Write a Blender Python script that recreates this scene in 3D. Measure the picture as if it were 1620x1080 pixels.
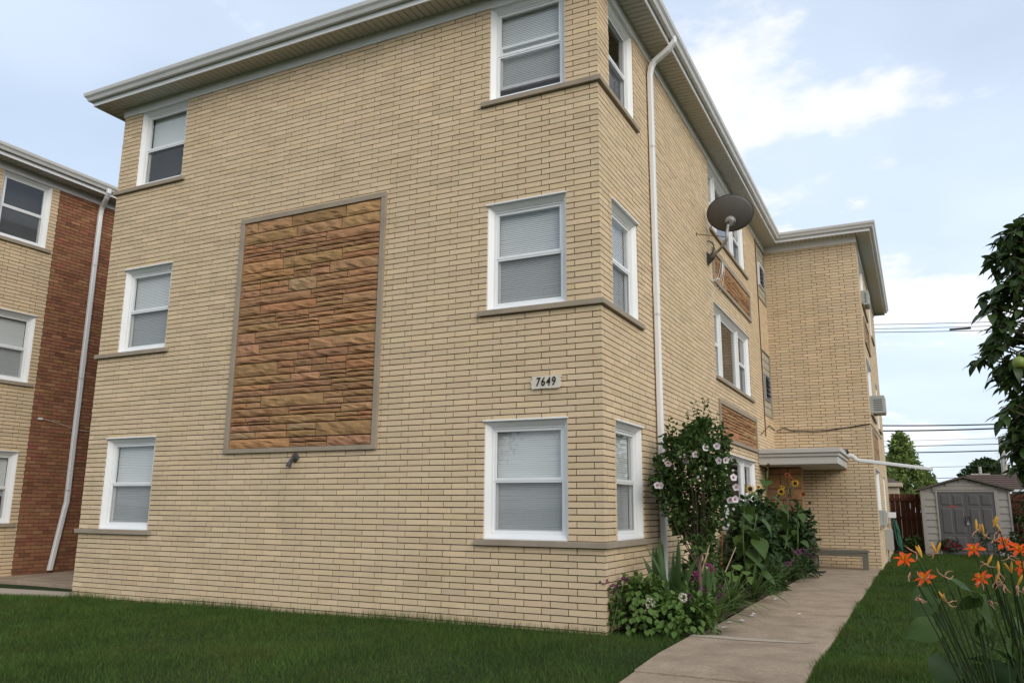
import bpy, bmesh, math, random
import numpy as np
from mathutils import Vector, Matrix
for o in list(bpy.data.objects): bpy.data.objects.remove(o)
S = bpy.context.scene
COL = S.collection
rnd = random.Random(7)
NP = np.random.default_rng(7)
R = math.radians

# ------------------------------------------------------------------ camera
CAM = np.array([2.9098, -7.9934, 1.1607]); YAW, PITCH, ROLL, FPX = -0.4625, 0.2048, 0.0075, 1272.3
_f = np.array([math.sin(YAW)*math.cos(PITCH), math.cos(YAW)*math.cos(PITCH), math.sin(PITCH)])
_r = np.array([math.cos(YAW), -math.sin(YAW), 0.0]); _u = np.cross(_r, _f)
_rt = _r*math.cos(ROLL)+_u*math.sin(ROLL); _up = -_r*math.sin(ROLL)+_u*math.cos(ROLL)
cd = bpy.data.cameras.new('camera'); cam = bpy.data.objects.new('camera', cd); COL.objects.link(cam)
cam.matrix_world = Matrix(((_rt[0], _up[0], -_f[0], CAM[0]), (_rt[1], _up[1], -_f[1], CAM[1]), (_rt[2], _up[2], -_f[2], CAM[2]), (0, 0, 0, 1)))
cd.sensor_width = 36; cd.lens = FPX/1620*36; cd.clip_end = 3000; cd.clip_start = 0.05
S.camera = cam
def at(u, v, x=None, y=None, z=None, t=None):
    """photo pixel -> point where its line of sight meets a plane x / y / z = const (or depth t)"""
    d = _f+_rt*(u-810)/FPX-_up*(v-540)/FPX
    if x is not None: t = (x-CAM[0])/d[0]
    elif y is not None: t = (y-CAM[1])/d[1]
    elif z is not None: t = (z-CAM[2])/d[2]
    return CAM+d*t
def px(P):
    d = np.asarray(P)-CAM; w = d@_f
    return np.stack([810+FPX*(d@_rt)/w, 540-FPX*(d@_up)/w], -1)

# ------------------------------------------------------------------ world, sun, exposure
SUN_EL, SUN_AZ = R(28), R(124)      # azimuth clockwise from +y
w = bpy.data.worlds.new('World'); S.world = w; w.use_nodes = True
nt = w.node_tree; nt.nodes.clear(); N = nt.nodes.new; L = nt.links.new
def math_node(tree, op, a, b=None, c=None, clamp=False):
    n = tree.nodes.new('ShaderNodeMath'); n.operation = op; n.use_clamp = clamp
    for i, s in enumerate((a, b, c)):
        if s is None: continue
        if isinstance(s, (int, float)): n.inputs[i].default_value = s
        else: tree.links.new(s, n.inputs[i])
    return n.outputs[0]
out = N('ShaderNodeOutputWorld'); bg = N('ShaderNodeBackground'); bg.inputs['Strength'].default_value = 0.125
sky = N('ShaderNodeTexSky'); sky.sky_type = 'NISHITA'; sky.sun_disc = False
sky.sun_elevation = SUN_EL; sky.sun_rotation = SUN_AZ; sky.air_density = 1.0; sky.dust_density = 1.6; sky.ozone_density = 1.0
tc = N('ShaderNodeTexCoord'); sep = N('ShaderNodeSeparateXYZ'); L(tc.outputs['Generated'], sep.inputs[0])
zz = math_node(nt, 'MAXIMUM', math_node(nt, 'ADD', sep.outputs['Z'], 0.16), 0.05)
cmb = N('ShaderNodeCombineXYZ')
L(math_node(nt, 'DIVIDE', sep.outputs['X'], zz), cmb.inputs[0]); L(math_node(nt, 'DIVIDE', sep.outputs['Y'], zz), cmb.inputs[1])
def wnoise(scale, detail, rough, off, vec):
    m = N('ShaderNodeMapping'); m.inputs['Location'].default_value = off; L(vec, m.inputs[0])
    n = N('ShaderNodeTexNoise'); n.inputs['Scale'].default_value = scale; n.inputs['Detail'].default_value = detail; n.inputs['Roughness'].default_value = rough
    L(m.outputs[0], n.inputs['Vector']); return n.outputs['Fac']
def wramp(fac, lo, hi):
    n = N('ShaderNodeMapRange'); n.interpolation_type = 'SMOOTHSTEP'; n.inputs['From Min'].default_value = lo; n.inputs['From Max'].default_value = hi
    L(fac, n.inputs['Value']); return n.outputs['Result']
CLX, CLY = 3.1, 1.7
cum = wramp(wnoise(1.3, 11, 0.58, (CLX, CLY, 0.0), cmb.outputs[0]), 0.505, 0.575)       # heaped cloud
veil = wramp(wnoise(0.42, 5, 0.5, (0.35, 4.2, 0.0), cmb.outputs[0]), 0.33, 0.66)        # thin high veil
def wmix(fac, a, b):
    n = N('ShaderNodeMix'); n.data_type = 'RGBA'
    if isinstance(fac, float): n.inputs[0].default_value = fac
    else: L(fac, n.inputs[0])
    for s, k in ((a, 6), (b, 7)):
        if isinstance(s, tuple): n.inputs[k].default_value = s
        else: L(s, n.inputs[k])
    return n.outputs[2]
veilc = (6.9, 7.9, 9.3, 1); cloudc = (7.7, 7.75, 7.9, 1)
c1 = wmix(math_node(nt, 'MULTIPLY_ADD', veil, 0.44, 0.46), sky.outputs[0], veilc)
c2 = wmix(math_node(nt, 'MULTIPLY', cum, 0.8), c1, cloudc)
L(c2, bg.inputs['Color']); L(bg.outputs[0], out.inputs['Surface'])
sd = bpy.data.lights.new('sun', 'SUN'); sun = bpy.data.objects.new('sun', sd); COL.objects.link(sun)
sd.energy = 1.5; sd.angle = R(38); sd.color = (1.0, 0.95, 0.87)
sv = Vector((math.sin(SUN_AZ)*math.cos(SUN_EL), math.cos(SUN_AZ)*math.cos(SUN_EL), math.sin(SUN_EL)))
sun.rotation_euler = sv.to_track_quat('Z', 'Y').to_euler()
S.view_settings.view_transform = 'Standard'; S.view_settings.look = 'None'; S.view_settings.exposure = 0.16; S.view_settings.gamma = 1
S.render.engine = 'CYCLES'

# ------------------------------------------------------------------ materials
MATS = {}
def mat(name, col, rough=0.7, var=0.12, scale=6.0, bump=0.0, bscale=60.0, spec=0.3, tint=False, metal=0.0, island=0.0, trans=0.0, stain=None, stretch=None, coat=0.0):
    m = bpy.data.materials.new(name); m.use_nodes = True; t = m.node_tree; t.nodes.clear()
    n = t.nodes.new; l = t.links.new
    o = n('ShaderNodeOutputMaterial'); p = n('ShaderNodeBsdfPrincipled')
    p.inputs['Roughness'].default_value = rough; p.inputs['Specular IOR Level'].default_value = spec; p.inputs['Metallic'].default_value = metal
    if coat: p.inputs['Coat Weight'].default_value = coat
    g = n('ShaderNodeNewGeometry'); mp = n('ShaderNodeMapping'); l(g.outputs['Position'], mp.inputs[0])
    if stretch: mp.inputs['Scale'].default_value = stretch
    no = n('ShaderNodeTexNoise'); no.inputs['Scale'].default_value = scale; no.inputs['Detail'].default_value = 6; no.inputs['Roughness'].default_value = 0.6
    l(mp.outputs[0], no.inputs['Vector'])
    val = math_node(t, 'MULTIPLY_ADD', no.outputs['Fac'], 2*var, 1-var)
    if island:
        val = math_node(t, 'MULTIPLY', val, math_node(t, 'MULTIPLY_ADD', g.outputs['Random Per Island'], 2*island, 1-island))
    cc = n('ShaderNodeMix'); cc.data_type = 'RGBA'; cc.blend_type = 'MULTIPLY'; cc.inputs[0].default_value = 1
    cc.inputs[6].default_value = (*col, 1)
    cb = n('ShaderNodeCombineXYZ')
    for i in range(3): l(val, cb.inputs[i])
    l(cb.outputs[0], cc.inputs[7]); res = cc.outputs[2]
    if tint:
        a = n('ShaderNodeAttribute'); a.attribute_name = 'tint'
        c3 = n('ShaderNodeMix'); c3.data_type = 'RGBA'; c3.blend_type = 'MULTIPLY'; c3.inputs[0].default_value = 1
        l(res, c3.inputs[6]); l(a.outputs['Color'], c3.inputs[7]); res = c3.outputs[2]
    if stain:   # blotchy wear: (colour, noise scale, low, high, amount)
        sc, ss, lo, hi, am = stain
        n2 = n('ShaderNodeTexNoise'); n2.inputs['Scale'].default_value = ss; n2.inputs['Detail'].default_value = 8; n2.inputs['Roughness'].default_value = 0.65
        l(mp.outputs[0], n2.inputs['Vector'])
        mr = n('ShaderNodeMapRange'); mr.inputs['From Min'].default_value = lo; mr.inputs['From Max'].default_value = hi; mr.inputs['To Max'].default_value = am
        l(n2.outputs['Fac'], mr.inputs['Value'])
        c4 = n('ShaderNodeMix'); c4.data_type = 'RGBA'; l(mr.outputs['Result'], c4.inputs[0]); l(res, c4.inputs[6]); c4.inputs[7].default_value = (*sc, 1); res = c4.outputs[2]
    l(res, p.inputs['Base Color'])
    if bump:
        nb = n('ShaderNodeTexNoise'); nb.inputs['Scale'].default_value = bscale; nb.inputs['Detail'].default_value = 5
        l(mp.outputs[0], nb.inputs['Vector'])
        b = n('ShaderNodeBump'); b.inputs['Strength'].default_value = min(1, bump); b.inputs['Distance'].default_value = 0.01*max(1, bump)
        l(nb.outputs['Fac'], b.inputs['Height']); l(b.outputs[0], p.inputs['Normal'])
    if trans:
        tr = n('ShaderNodeBsdfTranslucent'); l(res, tr.inputs['Color']); mx = n('ShaderNodeMixShader'); mx.inputs[0].default_value = trans
        l(p.outputs[0], mx.inputs[1]); l(tr.outputs[0], mx.inputs[2]); l(mx.outputs[0], o.inputs['Surface'])
    else: l(p.outputs[0], o.inputs['Surface'])
    MATS[name] = m; return m
mat('cream_brick', (0.655, 0.502, 0.322), 0.85, 0.10, 22, 0.55, 90, 0.2, tint=True, stain=((0.33, 0.25, 0.15), 1.3, 0.52, 0.8, 0.35))
mat('red_brick', (0.29, 0.135, 0.073), 0.9, 0.15, 25, 0.5, 80, 0.2, tint=True)
mat('mortar', (0.062, 0.048, 0.036), 0.95, 0.15, 30, 0.4, 120, 0.1)
mat('red_mortar', (0.24, 0.17, 0.13), 0.95, 0.15, 30, 0.4, 120, 0.1)
mat('sandstone', (0.365, 0.205, 0.102), 0.9, 0.30, 11, 0.9, 45, 0.2, tint=True, stain=((0.30, 0.13, 0.06), 7, 0.52, 0.72, 0.5))
mat('limestone', (0.34, 0.28, 0.21), 0.9, 0.14, 12, 0.4, 90, 0.2, stain=((0.17, 0.14, 0.11), 3.0, 0.5, 0.8, 0.6))
mat('white_metal', (0.78, 0.78, 0.77), 0.38, 0.03, 5, 0, 50, 0.5)
mat('vinyl', (0.80, 0.81, 0.80), 0.35, 0.03, 8, 0, 50, 0.5)
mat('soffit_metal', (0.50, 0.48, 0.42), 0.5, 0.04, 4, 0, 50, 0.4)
mat('gutter_metal', (0.62, 0.61, 0.58), 0.42, 0.10, 3, 0, 50, 0.5, stain=((0.35, 0.33, 0.29), 2.5, 0.55, 0.8, 0.5))
mat('screen_frame', (0.42, 0.43, 0.44), 0.5, 0.03)
mat('blind', (0.74, 0.75, 0.74), 0.55, 0.04, 3, trans=0.1)
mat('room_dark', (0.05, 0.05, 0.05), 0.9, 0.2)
mat('roof_shingle', (0.10, 0.085, 0.075), 0.95, 0.3, 30, 0.5)
mat('concrete', (0.40, 0.305, 0.215), 0.92, 0.5, 38, 0.6, 160, 0.15, stain=((0.21, 0.16, 0.115), 2.2, 0.44, 0.72, 0.75))
mat('concrete_pale', (0.43, 0.355, 0.275), 0.92, 0.14, 8, 0.4, 160, 0.15)
mat('soil', (0.07, 0.05, 0.035), 1.0, 0.4, 12, 0.9, 40, 0.1)
mat('lawn_soil', (0.030, 0.045, 0.016), 1.0, 0.4, 3, 0.6, 60, 0.1)
mat('grass_blade', (0.062, 0.112, 0.022), 0.75, 0.62, 1.3, 0, 1, 0.15, island=0.55, trans=0.2, stain=((0.115, 0.13, 0.03), 1.1, 0.48, 0.70, 0.6))
mat('dish_grey', (0.105, 0.10, 0.095), 0.55, 0.12, 10, 0.1, 200, 0.4)
mat('galvanised', (0.36, 0.36, 0.35), 0.5, 0.2, 15, 0.1, 80, 0.5, metal=0.3)
mat('dark_metal', (0.05, 0.048, 0.045), 0.55, 0.3, 15, 0.1, 80, 0.4)
mat('black_paint', (0.012, 0.012, 0.012), 0.5, 0.2)
mat('cable_black', (0.02, 0.02, 0.02), 0.6, 0.2)
mat('cable_white', (0.70, 0.68, 0.64), 0.6, 0.1)
mat('sign_board', (0.66, 0.60, 0.50), 0.8, 0.16, 25, 0.3, 90, 0.2, stretch=(0.4, 1, 4))
mat('rust', (0.16, 0.07, 0.03), 0.9, 0.4, 20, 0.3)
mat('grey_paint', (0.15, 0.14, 0.108), 0.6, 0.08, 6, 0.15, 60, 0.3)
mat('canopy_metal', (0.52, 0.50, 0.46), 0.45, 0.06, 3, 0, 50, 0.4)
mat('fence_wood', (0.105, 0.038, 0.022), 0.85, 0.35, 6, 0.4, 60, 0.2, island=0.2, stretch=(6, 6, 0.8))
mat('shed_vinyl', (0.30, 0.28, 0.255), 0.6, 0.07, 4, 0.1, 120, 0.3)
mat('shed_door', (0.098, 0.094, 0.093), 0.6, 0.08, 4, 0.1, 120, 0.3)
mat('shed_roof', (0.10, 0.085, 0.07), 0.8, 0.15, 10, 0.3)
mat('red_paint', (0.35, 0.05, 0.035), 0.7, 0.3, 40)
mat('bark', (0.16, 0.125, 0.09), 0.95, 0.35, 14, 0.8, 50, 0.1, stretch=(3, 3, 0.6))
mat('dry_stalk', (0.36, 0.27, 0.16), 0.9, 0.3, 14, 0.4, 50, 0.1)
mat('leaf_mid', (0.056, 0.102, 0.023), 0.55, 0.3, 14, 0.2, 40, 0.25, island=0.35, trans=0.25)
mat('leaf_bright', (0.095, 0.165, 0.030), 0.5, 0.2, 5, 0, 1, 0.35, island=0.3, trans=0.25)
mat('leaf_dark', (0.034, 0.066, 0.020), 0.55, 0.3, 14, 0.2, 40, 0.25, island=0.35, trans=0.2)
mat('leaf_apple', (0.046, 0.080, 0.020), 0.42, 0.3, 12, 0.15, 40, 0.4, island=0.4, trans=0.3)
mat('leaf_sword', (0.070, 0.125, 0.040), 0.5, 0.2, 8, 0, 1, 0.35, island=0.25, trans=0.2)
mat('leaf_strap', (0.090, 0.150, 0.038), 0.5, 0.25, 6, 0, 1, 0.35, island=0.35, trans=0.25)
mat('leaf_blue', (0.038, 0.068, 0.036), 0.6, 0.3, 14, 0.3, 40, 0.2, island=0.2, trans=0.2)
mat('leaf_far', (0.20, 0.27, 0.075), 0.7, 0.2, 1, 0, 1, 0.2, island=0.4, trans=0.25)
mat('leaf_far_dark', (0.045, 0.075, 0.024), 0.7, 0.2, 1, 0, 1, 0.2, island=0.4, trans=0.2)
mat('stem_green', (0.10, 0.15, 0.045), 0.6, 0.2, 9, 0, 1, 0.3)
mat('stem_dark', (0.030, 0.045, 0.016), 0.7, 0.2, 9, 0, 1, 0.12)
mat('petal_white', (0.82, 0.77, 0.78), 0.7, 0.06, 20, 0, 1, 0.2, trans=0.3)
mat('petal_cream', (0.80, 0.78, 0.62), 0.7, 0.10, 20, 0, 1, 0.2, island=0.15, trans=0.3)
mat('petal_eye', (0.38, 0.02, 0.08), 0.7, 0.15, 20, 0, 1, 0.2)
mat('petal_orange', (0.74, 0.088, 0.007), 0.6, 0.18, 40, 0, 1, 0.25, island=0.12, trans=0.3)
mat('petal_throat', (0.80, 0.36, 0.03), 0.6, 0.15, 40, 0, 1, 0.25, trans=0.3)
mat('petal_bud', (0.62, 0.33, 0.05), 0.6, 0.25, 30, 0, 1, 0.25, island=0.2, trans=0.2)
mat('petal_faded', (0.46, 0.26, 0.17), 0.85, 0.35, 40, 0, 1, 0.15, island=0.3, trans=0.2)
mat('petal_yellow', (0.80, 0.45, 0.02), 0.65, 0.12, 20, 0, 1, 0.2, island=0.15, trans=0.3)
mat('petal_rust', (0.30, 0.06, 0.015), 0.7, 0.2, 20, 0, 1, 0.2, island=0.2, trans=0.2)
mat('seed_disc', (0.035, 0.02, 0.012), 0.9, 0.4, 60, 0.6, 120)
mat('petal_magenta', (0.42, 0.055, 0.25), 0.7, 0.2, 20, 0, 1, 0.2, island=0.35, trans=0.3)
mat('petal_purple', (0.22, 0.075, 0.155), 0.7, 0.2, 20, 0, 1, 0.2, island=0.3, trans=0.3)
mat('petal_red', (0.52, 0.035, 0.075), 0.7, 0.2, 20, 0, 1, 0.2, island=0.3, trans=0.3)
mat('apple_skin', (0.20, 0.25, 0.05), 0.4, 0.2, 12, 0, 1, 0.4)
mat('terracotta', (0.05, 0.035, 0.03), 0.8, 0.2)
mat('glass_block', (0.40, 0.385, 0.30), 0.22, 0.25, 10, 0.3, 30, 0.5)
mat('hose_green', (0.012, 0.085, 0.05), 0.5, 0.15)
mat('beige_siding', (0.52, 0.43, 0.32), 0.8, 0.1)
mat('brown_shingle', (0.085, 0.056, 0.045), 0.95, 0.35, 6, 0.5, 20)
mat('pole_wood', (0.42, 0.39, 0.34), 0.9, 0.2)
mat('ac_white', (0.40, 0.40, 0.36), 0.5, 0.06, 6)
mat('rubber_mat', (0.015, 0.017, 0.022), 0.9, 0.2)
mat('plastic_dark', (0.03, 0.035, 0.04), 0.5, 0.2)
mat('teal_plastic', (0.05, 0.22, 0.30), 0.5, 0.2)
def glass_mat():
    m = bpy.data.materials.new('window_glass'); m.use_nodes = True; t = m.node_tree; t.nodes.clear(); n = t.nodes.new; l = t.links.new
    o = n('ShaderNodeOutputMaterial'); tr = n('ShaderNodeBsdfTransparent'); tr.inputs[0].default_value = (0.95, 0.97, 0.965, 1)
    gl = n('ShaderNodeBsdfGlossy'); gl.inputs['Roughness'].default_value = 0.01
    g0 = n('ShaderNodeNewGeometry'); dt = n('ShaderNodeVectorMath'); dt.operation = 'DOT_PRODUCT'; l(g0.outputs['Incoming'], dt.inputs[0]); l(g0.outputs['Normal'], dt.inputs[1])
    ct = math_node(t, 'SUBTRACT', 1.0, math_node(t, 'ABSOLUTE', dt.outputs['Value']), clamp=True); fres = math_node(t, 'MULTIPLY_ADD', math_node(t, 'POWER', ct, 5.0), 0.92, 0.08)     # Schlick, same from both sides of a thin pane
    g = n('ShaderNodeNewGeometry'); no = n('ShaderNodeTexNoise'); no.inputs['Scale'].default_value = 1.4; l(g.outputs['Position'], no.inputs['Vector'])
    b = n('ShaderNodeBump'); b.inputs['Strength'].default_value = 0.04; b.inputs['Distance'].default_value = 0.05; l(no.outputs['Fac'], b.inputs['Height']); l(b.outputs[0], gl.inputs['Normal'])
    mx = n('ShaderNodeMixShader'); l(fres, mx.inputs[0]); l(tr.outputs[0], mx.inputs[1]); l(gl.outputs[0], mx.inputs[2]); l(mx.outputs[0], o.inputs['Surface']); MATS['window_glass'] = m
glass_mat()
def screen_mat():       # insect screen: fine mesh, half transparent
    m = bpy.data.materials.new('insect_screen'); m.use_nodes = True; t = m.node_tree; t.nodes.clear(); n = t.nodes.new; l = t.links.new
    o = n('ShaderNodeOutputMaterial'); tr = n('ShaderNodeBsdfTransparent'); df = n('ShaderNodeBsdfDiffuse'); df.inputs[0].default_value = (0.19, 0.20, 0.21, 1)
    mx = n('ShaderNodeMixShader'); mx.inputs[0].default_value = 0.30; l(tr.outputs[0], mx.inputs[1]); l(df.outputs[0], mx.inputs[2]); l(mx.outputs[0], o.inputs['Surface']); MATS['insect_screen'] = m
screen_mat()

# ------------------------------------------------------------------ mesh helpers
BASE = {}
class MB:
    def __init__(s): s.v = []; s.f = []; s.t = []
    def add(s, vs, fs, tint=None):
        k = len(s.v); s.v += [tuple(p) for p in vs]; s.f += [tuple(i+k for i in f) for f in fs]
        if tint is not None: s.t += [tint]*len(vs)
        return s
    def hexa(s, c, tint=None):      # 8 corners: bottom ring 0-3, top ring 4-7
        return s.add(c, [(0, 3, 2, 1), (4, 5, 6, 7), (0, 1, 5, 4), (1, 2, 6, 5), (2, 3, 7, 6), (3, 0, 4, 7)], tint)
    def box(s, x0, x1, y0, y1, z0, z1, tint=None):
        return s.hexa([(x0, y0, z0), (x1, y0, z0), (x1, y1, z0), (x0, y1, z0), (x0, y0, z1), (x1, y0, z1), (x1, y1, z1), (x0, y1, z1)], tint)
    def lbox(s, F, s0, s1, d0, d1, z0, z1, tint=None):   # box in wall coordinates (along, depth, height)
        return s.hexa([F(s0, d0, z0), F(s1, d0, z0), F(s1, d1, z0), F(s0, d1, z0), F(s0, d0, z1), F(s1, d0, z1), F(s1, d1, z1), F(s0, d1, z1)], tint)
    def tube(s, pts, rad, n=8, cap=True, squash=None):
        pts = [Vector(p) for p in pts]; m = len(pts)
        if not hasattr(rad, '__len__'): rad = [rad]*m
        k = len(s.v); up = None
        for i, p in enumerate(pts):
            d = (pts[min(i+1, m-1)]-pts[max(i-1, 0)]).normalized()
            if up is None: up = Vector((0, 0, 1)) if abs(d.z) < 0.9 else Vector((1, 0, 0))
            a = d.cross(up).normalized(); b = a.cross(d).normalized(); up = b
            for j in range(n):
                th = 2*math.pi*(j+0.5)/n
                s.v.append(tuple(p+(a*math.cos(th)+b*math.sin(th))*rad[i]))
        for i in range(m-1):
            for j in range(n):
                s.f.append((k+i*n+j, k+i*n+(j+1) % n, k+(i+1)*n+(j+1) % n, k+(i+1)*n+j))
        if cap: s.f.append(tuple(k+j for j in range(n))[::-1]); s.f.append(tuple(k+(m-1)*n+j for j in range(n)))
        return s
    def rtube(s, pts, a, b, side):      # rectangular pipe: half width a along side, half depth b
        pts = [Vector(p) for p in pts]; m = len(pts); k = len(s.v); side = Vector(side)
        for i, p in enumerate(pts):
            d = (pts[min(i+1, m-1)]-pts[max(i-1, 0)]).normalized(); q = d.cross(side).normalized()
            for x, y in ((-1, -.7), (-.7, -1), (.7, -1), (1, -.7), (1, .7), (.7, 1), (-.7, 1), (-1, .7)): s.v.append(tuple(p+side*a*x+q*b*y))
        n = 8
        for i in range(m-1):
            for j in range(n): s.f.append((k+i*n+j, k+i*n+(j+1) % n, k+(i+1)*n+(j+1) % n, k+(i+1)*n+j))
        s.f.append(tuple(k+j for j in range(n))[::-1]); s.f.append(tuple(k+(m-1)*n+j for j in range(n)))
        return s
    def lathe(s, c, prof, n=16, M=None):
        k = len(s.v)
        for r, z in prof:
            for j in range(n):
                th = 2*math.pi*j/n; p = Vector((r*math.cos(th), r*math.sin(th), z))
                if M is not None: p = M @ p
                s.v.append(tuple(p+Vector(c)))
        for i in range(len(prof)-1):
            for j in range(n): s.f.append((k+i*n+j, k+i*n+(j+1) % n, k+(i+1)*n+(j+1) % n, k+(i+1)*n+j))
        return s
    def build(s, name, m, parent=None, bevel=0.0, smooth=False, fix=True):
        b = BASE.get(parent.name, np.zeros(3)) if parent else np.zeros(3)
        me = bpy.data.meshes.new(name)
        V = np.array(s.v, dtype=np.float64)-b
        me.from_pydata(V.tolist(), [], s.f)
        if s.t:
            a = me.color_attributes.new('tint', 'FLOAT_COLOR', 'POINT'); arr = np.ones((len(s.v), 4), np.float32); arr[:, :3] = np.array(s.t, np.float32).reshape(-1, 3) if np.ndim(s.t[0]) else np.array(s.t, np.float32)[:, None]
            a.data.foreach_set('color', arr.ravel())
        if fix and len(s.f) < 4000:
            bm = bmesh.new(); bm.from_mesh(me); bmesh.ops.recalc_face_normals(bm, faces=bm.faces); bm.to_mesh(me); bm.free()
        return link(name, me, m, parent, bevel, smooth)
def link(name, me, m, parent=None, bevel=0.0, smooth=False):
    if not me.materials: me.materials.append(MATS[m])
    o = bpy.data.objects.new(name, me); COL.objects.link(o)
    if parent: o.parent = parent; BASE[o.name] = BASE[parent.name]
    else: BASE[o.name] = np.zeros(3)
    if smooth: me.polygons.foreach_set('use_smooth', [True]*len(me.polygons))
    if bevel:
        q = o.modifiers.new('bevel', 'BEVEL'); q.width = bevel; q.segments = 2; q.limit_method = 'ANGLE'
    return o
def tag(o, label, cat, group=None):
    o['label'] = label; o['category'] = cat
    if group: o['group'] = group
    return o
def thing(name, label, cat, loc, group=None):
    o = bpy.data.objects.new(name, None); COL.objects.link(o); o.location = loc; o.empty_display_size = 0.2
    BASE[o.name] = np.array(loc, float); return tag(o, label, cat, group)
def struct(o): o['kind'] = 'structure'; return o
def stuff(o): o['kind'] = 'stuff'; return o
def put(name, me, M, parent):       # a shared-mesh piece placed by a world matrix
    o = bpy.data.objects.new(name, me); COL.objects.link(o); o.parent = parent
    o.matrix_local = Matrix.Translation(Vector(-BASE[parent.name])) @ M; BASE[o.name] = BASE[parent.name]; return o
def frame_from(pos, axis, normal, scale=1.0):   # local +x = axis, +z = normal
    a = Vector(axis).normalized(); n = Vector(normal); n = (n-a*n.dot(a))
    if n.length < 1e-4: n = Vector((0.3, 0.5, 0.8)); n = n-a*n.dot(a)
    n.normalize(); b = n.cross(a)
    return Matrix.Translation(Vector(pos)) @ Matrix((a, b, n)).transposed().to_4x4() @ Matrix.Scale(scale, 4)

# ------------------------------------------------------------------ ground
U, C = 0.3048, 0.0677          # brick length and course height of the cream norman brick
Z = lambda k: (49.3-k)*C
def ground_z(x, y):
    g = -0.055
    if x < -1: g -= 0.009*(-1-max(x, -10))
    if y < -1: g -= 0.045*(-1-max(y, -14))
    return g+0.012*math.sin(x*1.7+0.4)*math.sin(y*1.3)
def sheet(name, m, xs, ys, dz, keep=None):
    b = MB(); nx = len(xs)
    for y in ys:
        for x in xs: b.v.append((x, y, ground_z(x, y)+dz))
    for j in range(len(ys)-1):
        for i in range(nx-1):
            if keep is None or keep((xs[i]+xs[i+1])/2, (ys[j]+ys[j+1])/2): b.f.append((j*nx+i, j*nx+i+1, (j+1)*nx+i+1, (j+1)*nx+i))
    return b.build(name, m, fix=False, smooth=True)
gx = [-1500, -300, -80, -40]+[-20+0.5*i for i in range(81)]+[40, 80, 300, 1500]
gy = [-1500, -200, -50]+[-16+0.5*i for i in range(93)]+[60, 120, 400, 1800]
struct(sheet('ground', 'lawn_soil', gx, gy, -0.02))
WL, WR = 0.84, 2.06              # the walk to the entrance
walk = struct(bpy.data.objects.new('walkway', None)); COL.objects.link(walk); BASE[walk.name] = np.zeros(3)
joints = [-7.4, -5.5, -3.55, -1.65, 0.2, 2.6, 5.5, 7.4, 8.62, 11.6]
for i in range(len(joints)-1):
    y0, y1 = joints[i]+0.009, joints[i+1]-0.009
    xl = WL-0.0 if i > 3 else WL-0.02
    b = MB(); dz = (0.012, 0.004, 0.010, 0.022, 0.0, 0.006, 0.0, 0.004, 0.012)[i]
    ny = 8; top = []
    for j in range(ny+1):
        y = y0+(y1-y0)*j/ny
        for x in (xl, WR): top.append((x, y, -0.055-max(0, -1-y)*0.045+0.01+dz))
    nv = len(top); b.add(top+[(x, y, z-0.15) for x, y, z in top], [(2*j, 2*j+1, 2*j+3, 2*j+2) for j in range(ny)]+[(2*j, 2*j+2, nv+2*j+2, nv+2*j) for j in range(ny)]+[(2*j+1, nv+2*j+1, nv+2*j+3, 2*j+3) for j in range(ny)]+[(0, nv, nv+1, 1), (2*ny, 2*ny+1, nv+2*ny+1, nv+2*ny)])
    b.build('slab', 'concrete', walk, bevel=0.008)
b = MB()        # worn pale strip at the lip of a slab
pts = [(0.83, 0.19), (1.85, 0.19), (1.95, 0.17), (1.7, 0.08), (1.3, 0.02), (1.0, 0.045), (0.83, 0.03)]
b.add([(x, y, -0.055+0.0365) for x, y in pts], [tuple(range(len(pts)))]); b.build('patch', 'concrete_pale', walk)
b = MB()        # soil of the flower bed
for y in [0.12+0.4*i for i in range(25)]:
    for x in (0.02, 0.25, 0.5, 0.7, 0.835): b.v.append((x, y, -0.035+0.03*math.sin(x*9+y*5)*(0.1 < x < 0.8)+(0.03 if 0.1 < x < 0.7 else 0)))
for j in range(24):
    for i in range(4): b.f.append((j*5+i, j*5+i+1, j*5+i+6, j*5+i+5))
struct(b.build('flower_bed', 'soil', smooth=True))
b = MB(); b.box(-11.93, -8.8, 2.3, 14, -0.3, -0.085); b.box(-11.93, -8.65, 0.9, 2.28, -0.3, -0.09)     # passage between the two buildings
ob = struct(b.build('side_walk', 'concrete', bevel=0.01))
b = MB(); b.add([(-11.9, -0.55, -0.12), (-8.3, 0.0, -0.118), (-8.16, 0.45, -0.118), (-11.9, 0.05, -0.12)], [(0, 1, 2, 3)]); b.v = b.v+[(x, y, z-0.1) for x, y, z in b.v]; b.f += [(0, 4, 5, 1), (1, 5, 6, 2), (2, 6, 7, 3), (3, 7, 4, 0)]
struct(b.build('front_path', 'concrete_pale'))

def blades(n, box, dens_fn, hmin, hmax, wid, lean, seed):
    g = np.random.default_rng(seed); x = g.uniform(box[0], box[1], n); y = g.uniform(box[2], box[3], n)
    k = dens_fn(x, y); x, y = x[k], y[k]; m = len(x)
    gz = -0.055-0.009*np.clip(-1-np.maximum(x, -10), 0, None)-0.045*np.clip(-1-np.maximum(y, -14), 0, None)+0.012*np.sin(x*1.7+0.4)*np.sin(y*1.3)-0.02
    h = g.uniform(hmin, hmax, m)*(0.85+0.3*np.sin(x*2.1)*np.sin(y*2.7+1)); th = g.uniform(0, 2*np.pi, m); lx = g.normal(0, lean, m)*h; ly = g.normal(0, lean, m)*h; wd = wid*g.uniform(0.6, 1.3, m)
    V = np.empty((m, 3, 3)); cx, sx = np.cos(th)*wd, np.sin(th)*wd
    V[:, 0] = np.stack([x-cx, y-sx, gz], 1); V[:, 1] = np.stack([x+cx, y+sx, gz], 1); V[:, 2] = np.stack([x+lx, y+ly, gz+h], 1)
    return V.reshape(-1, 3)
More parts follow.
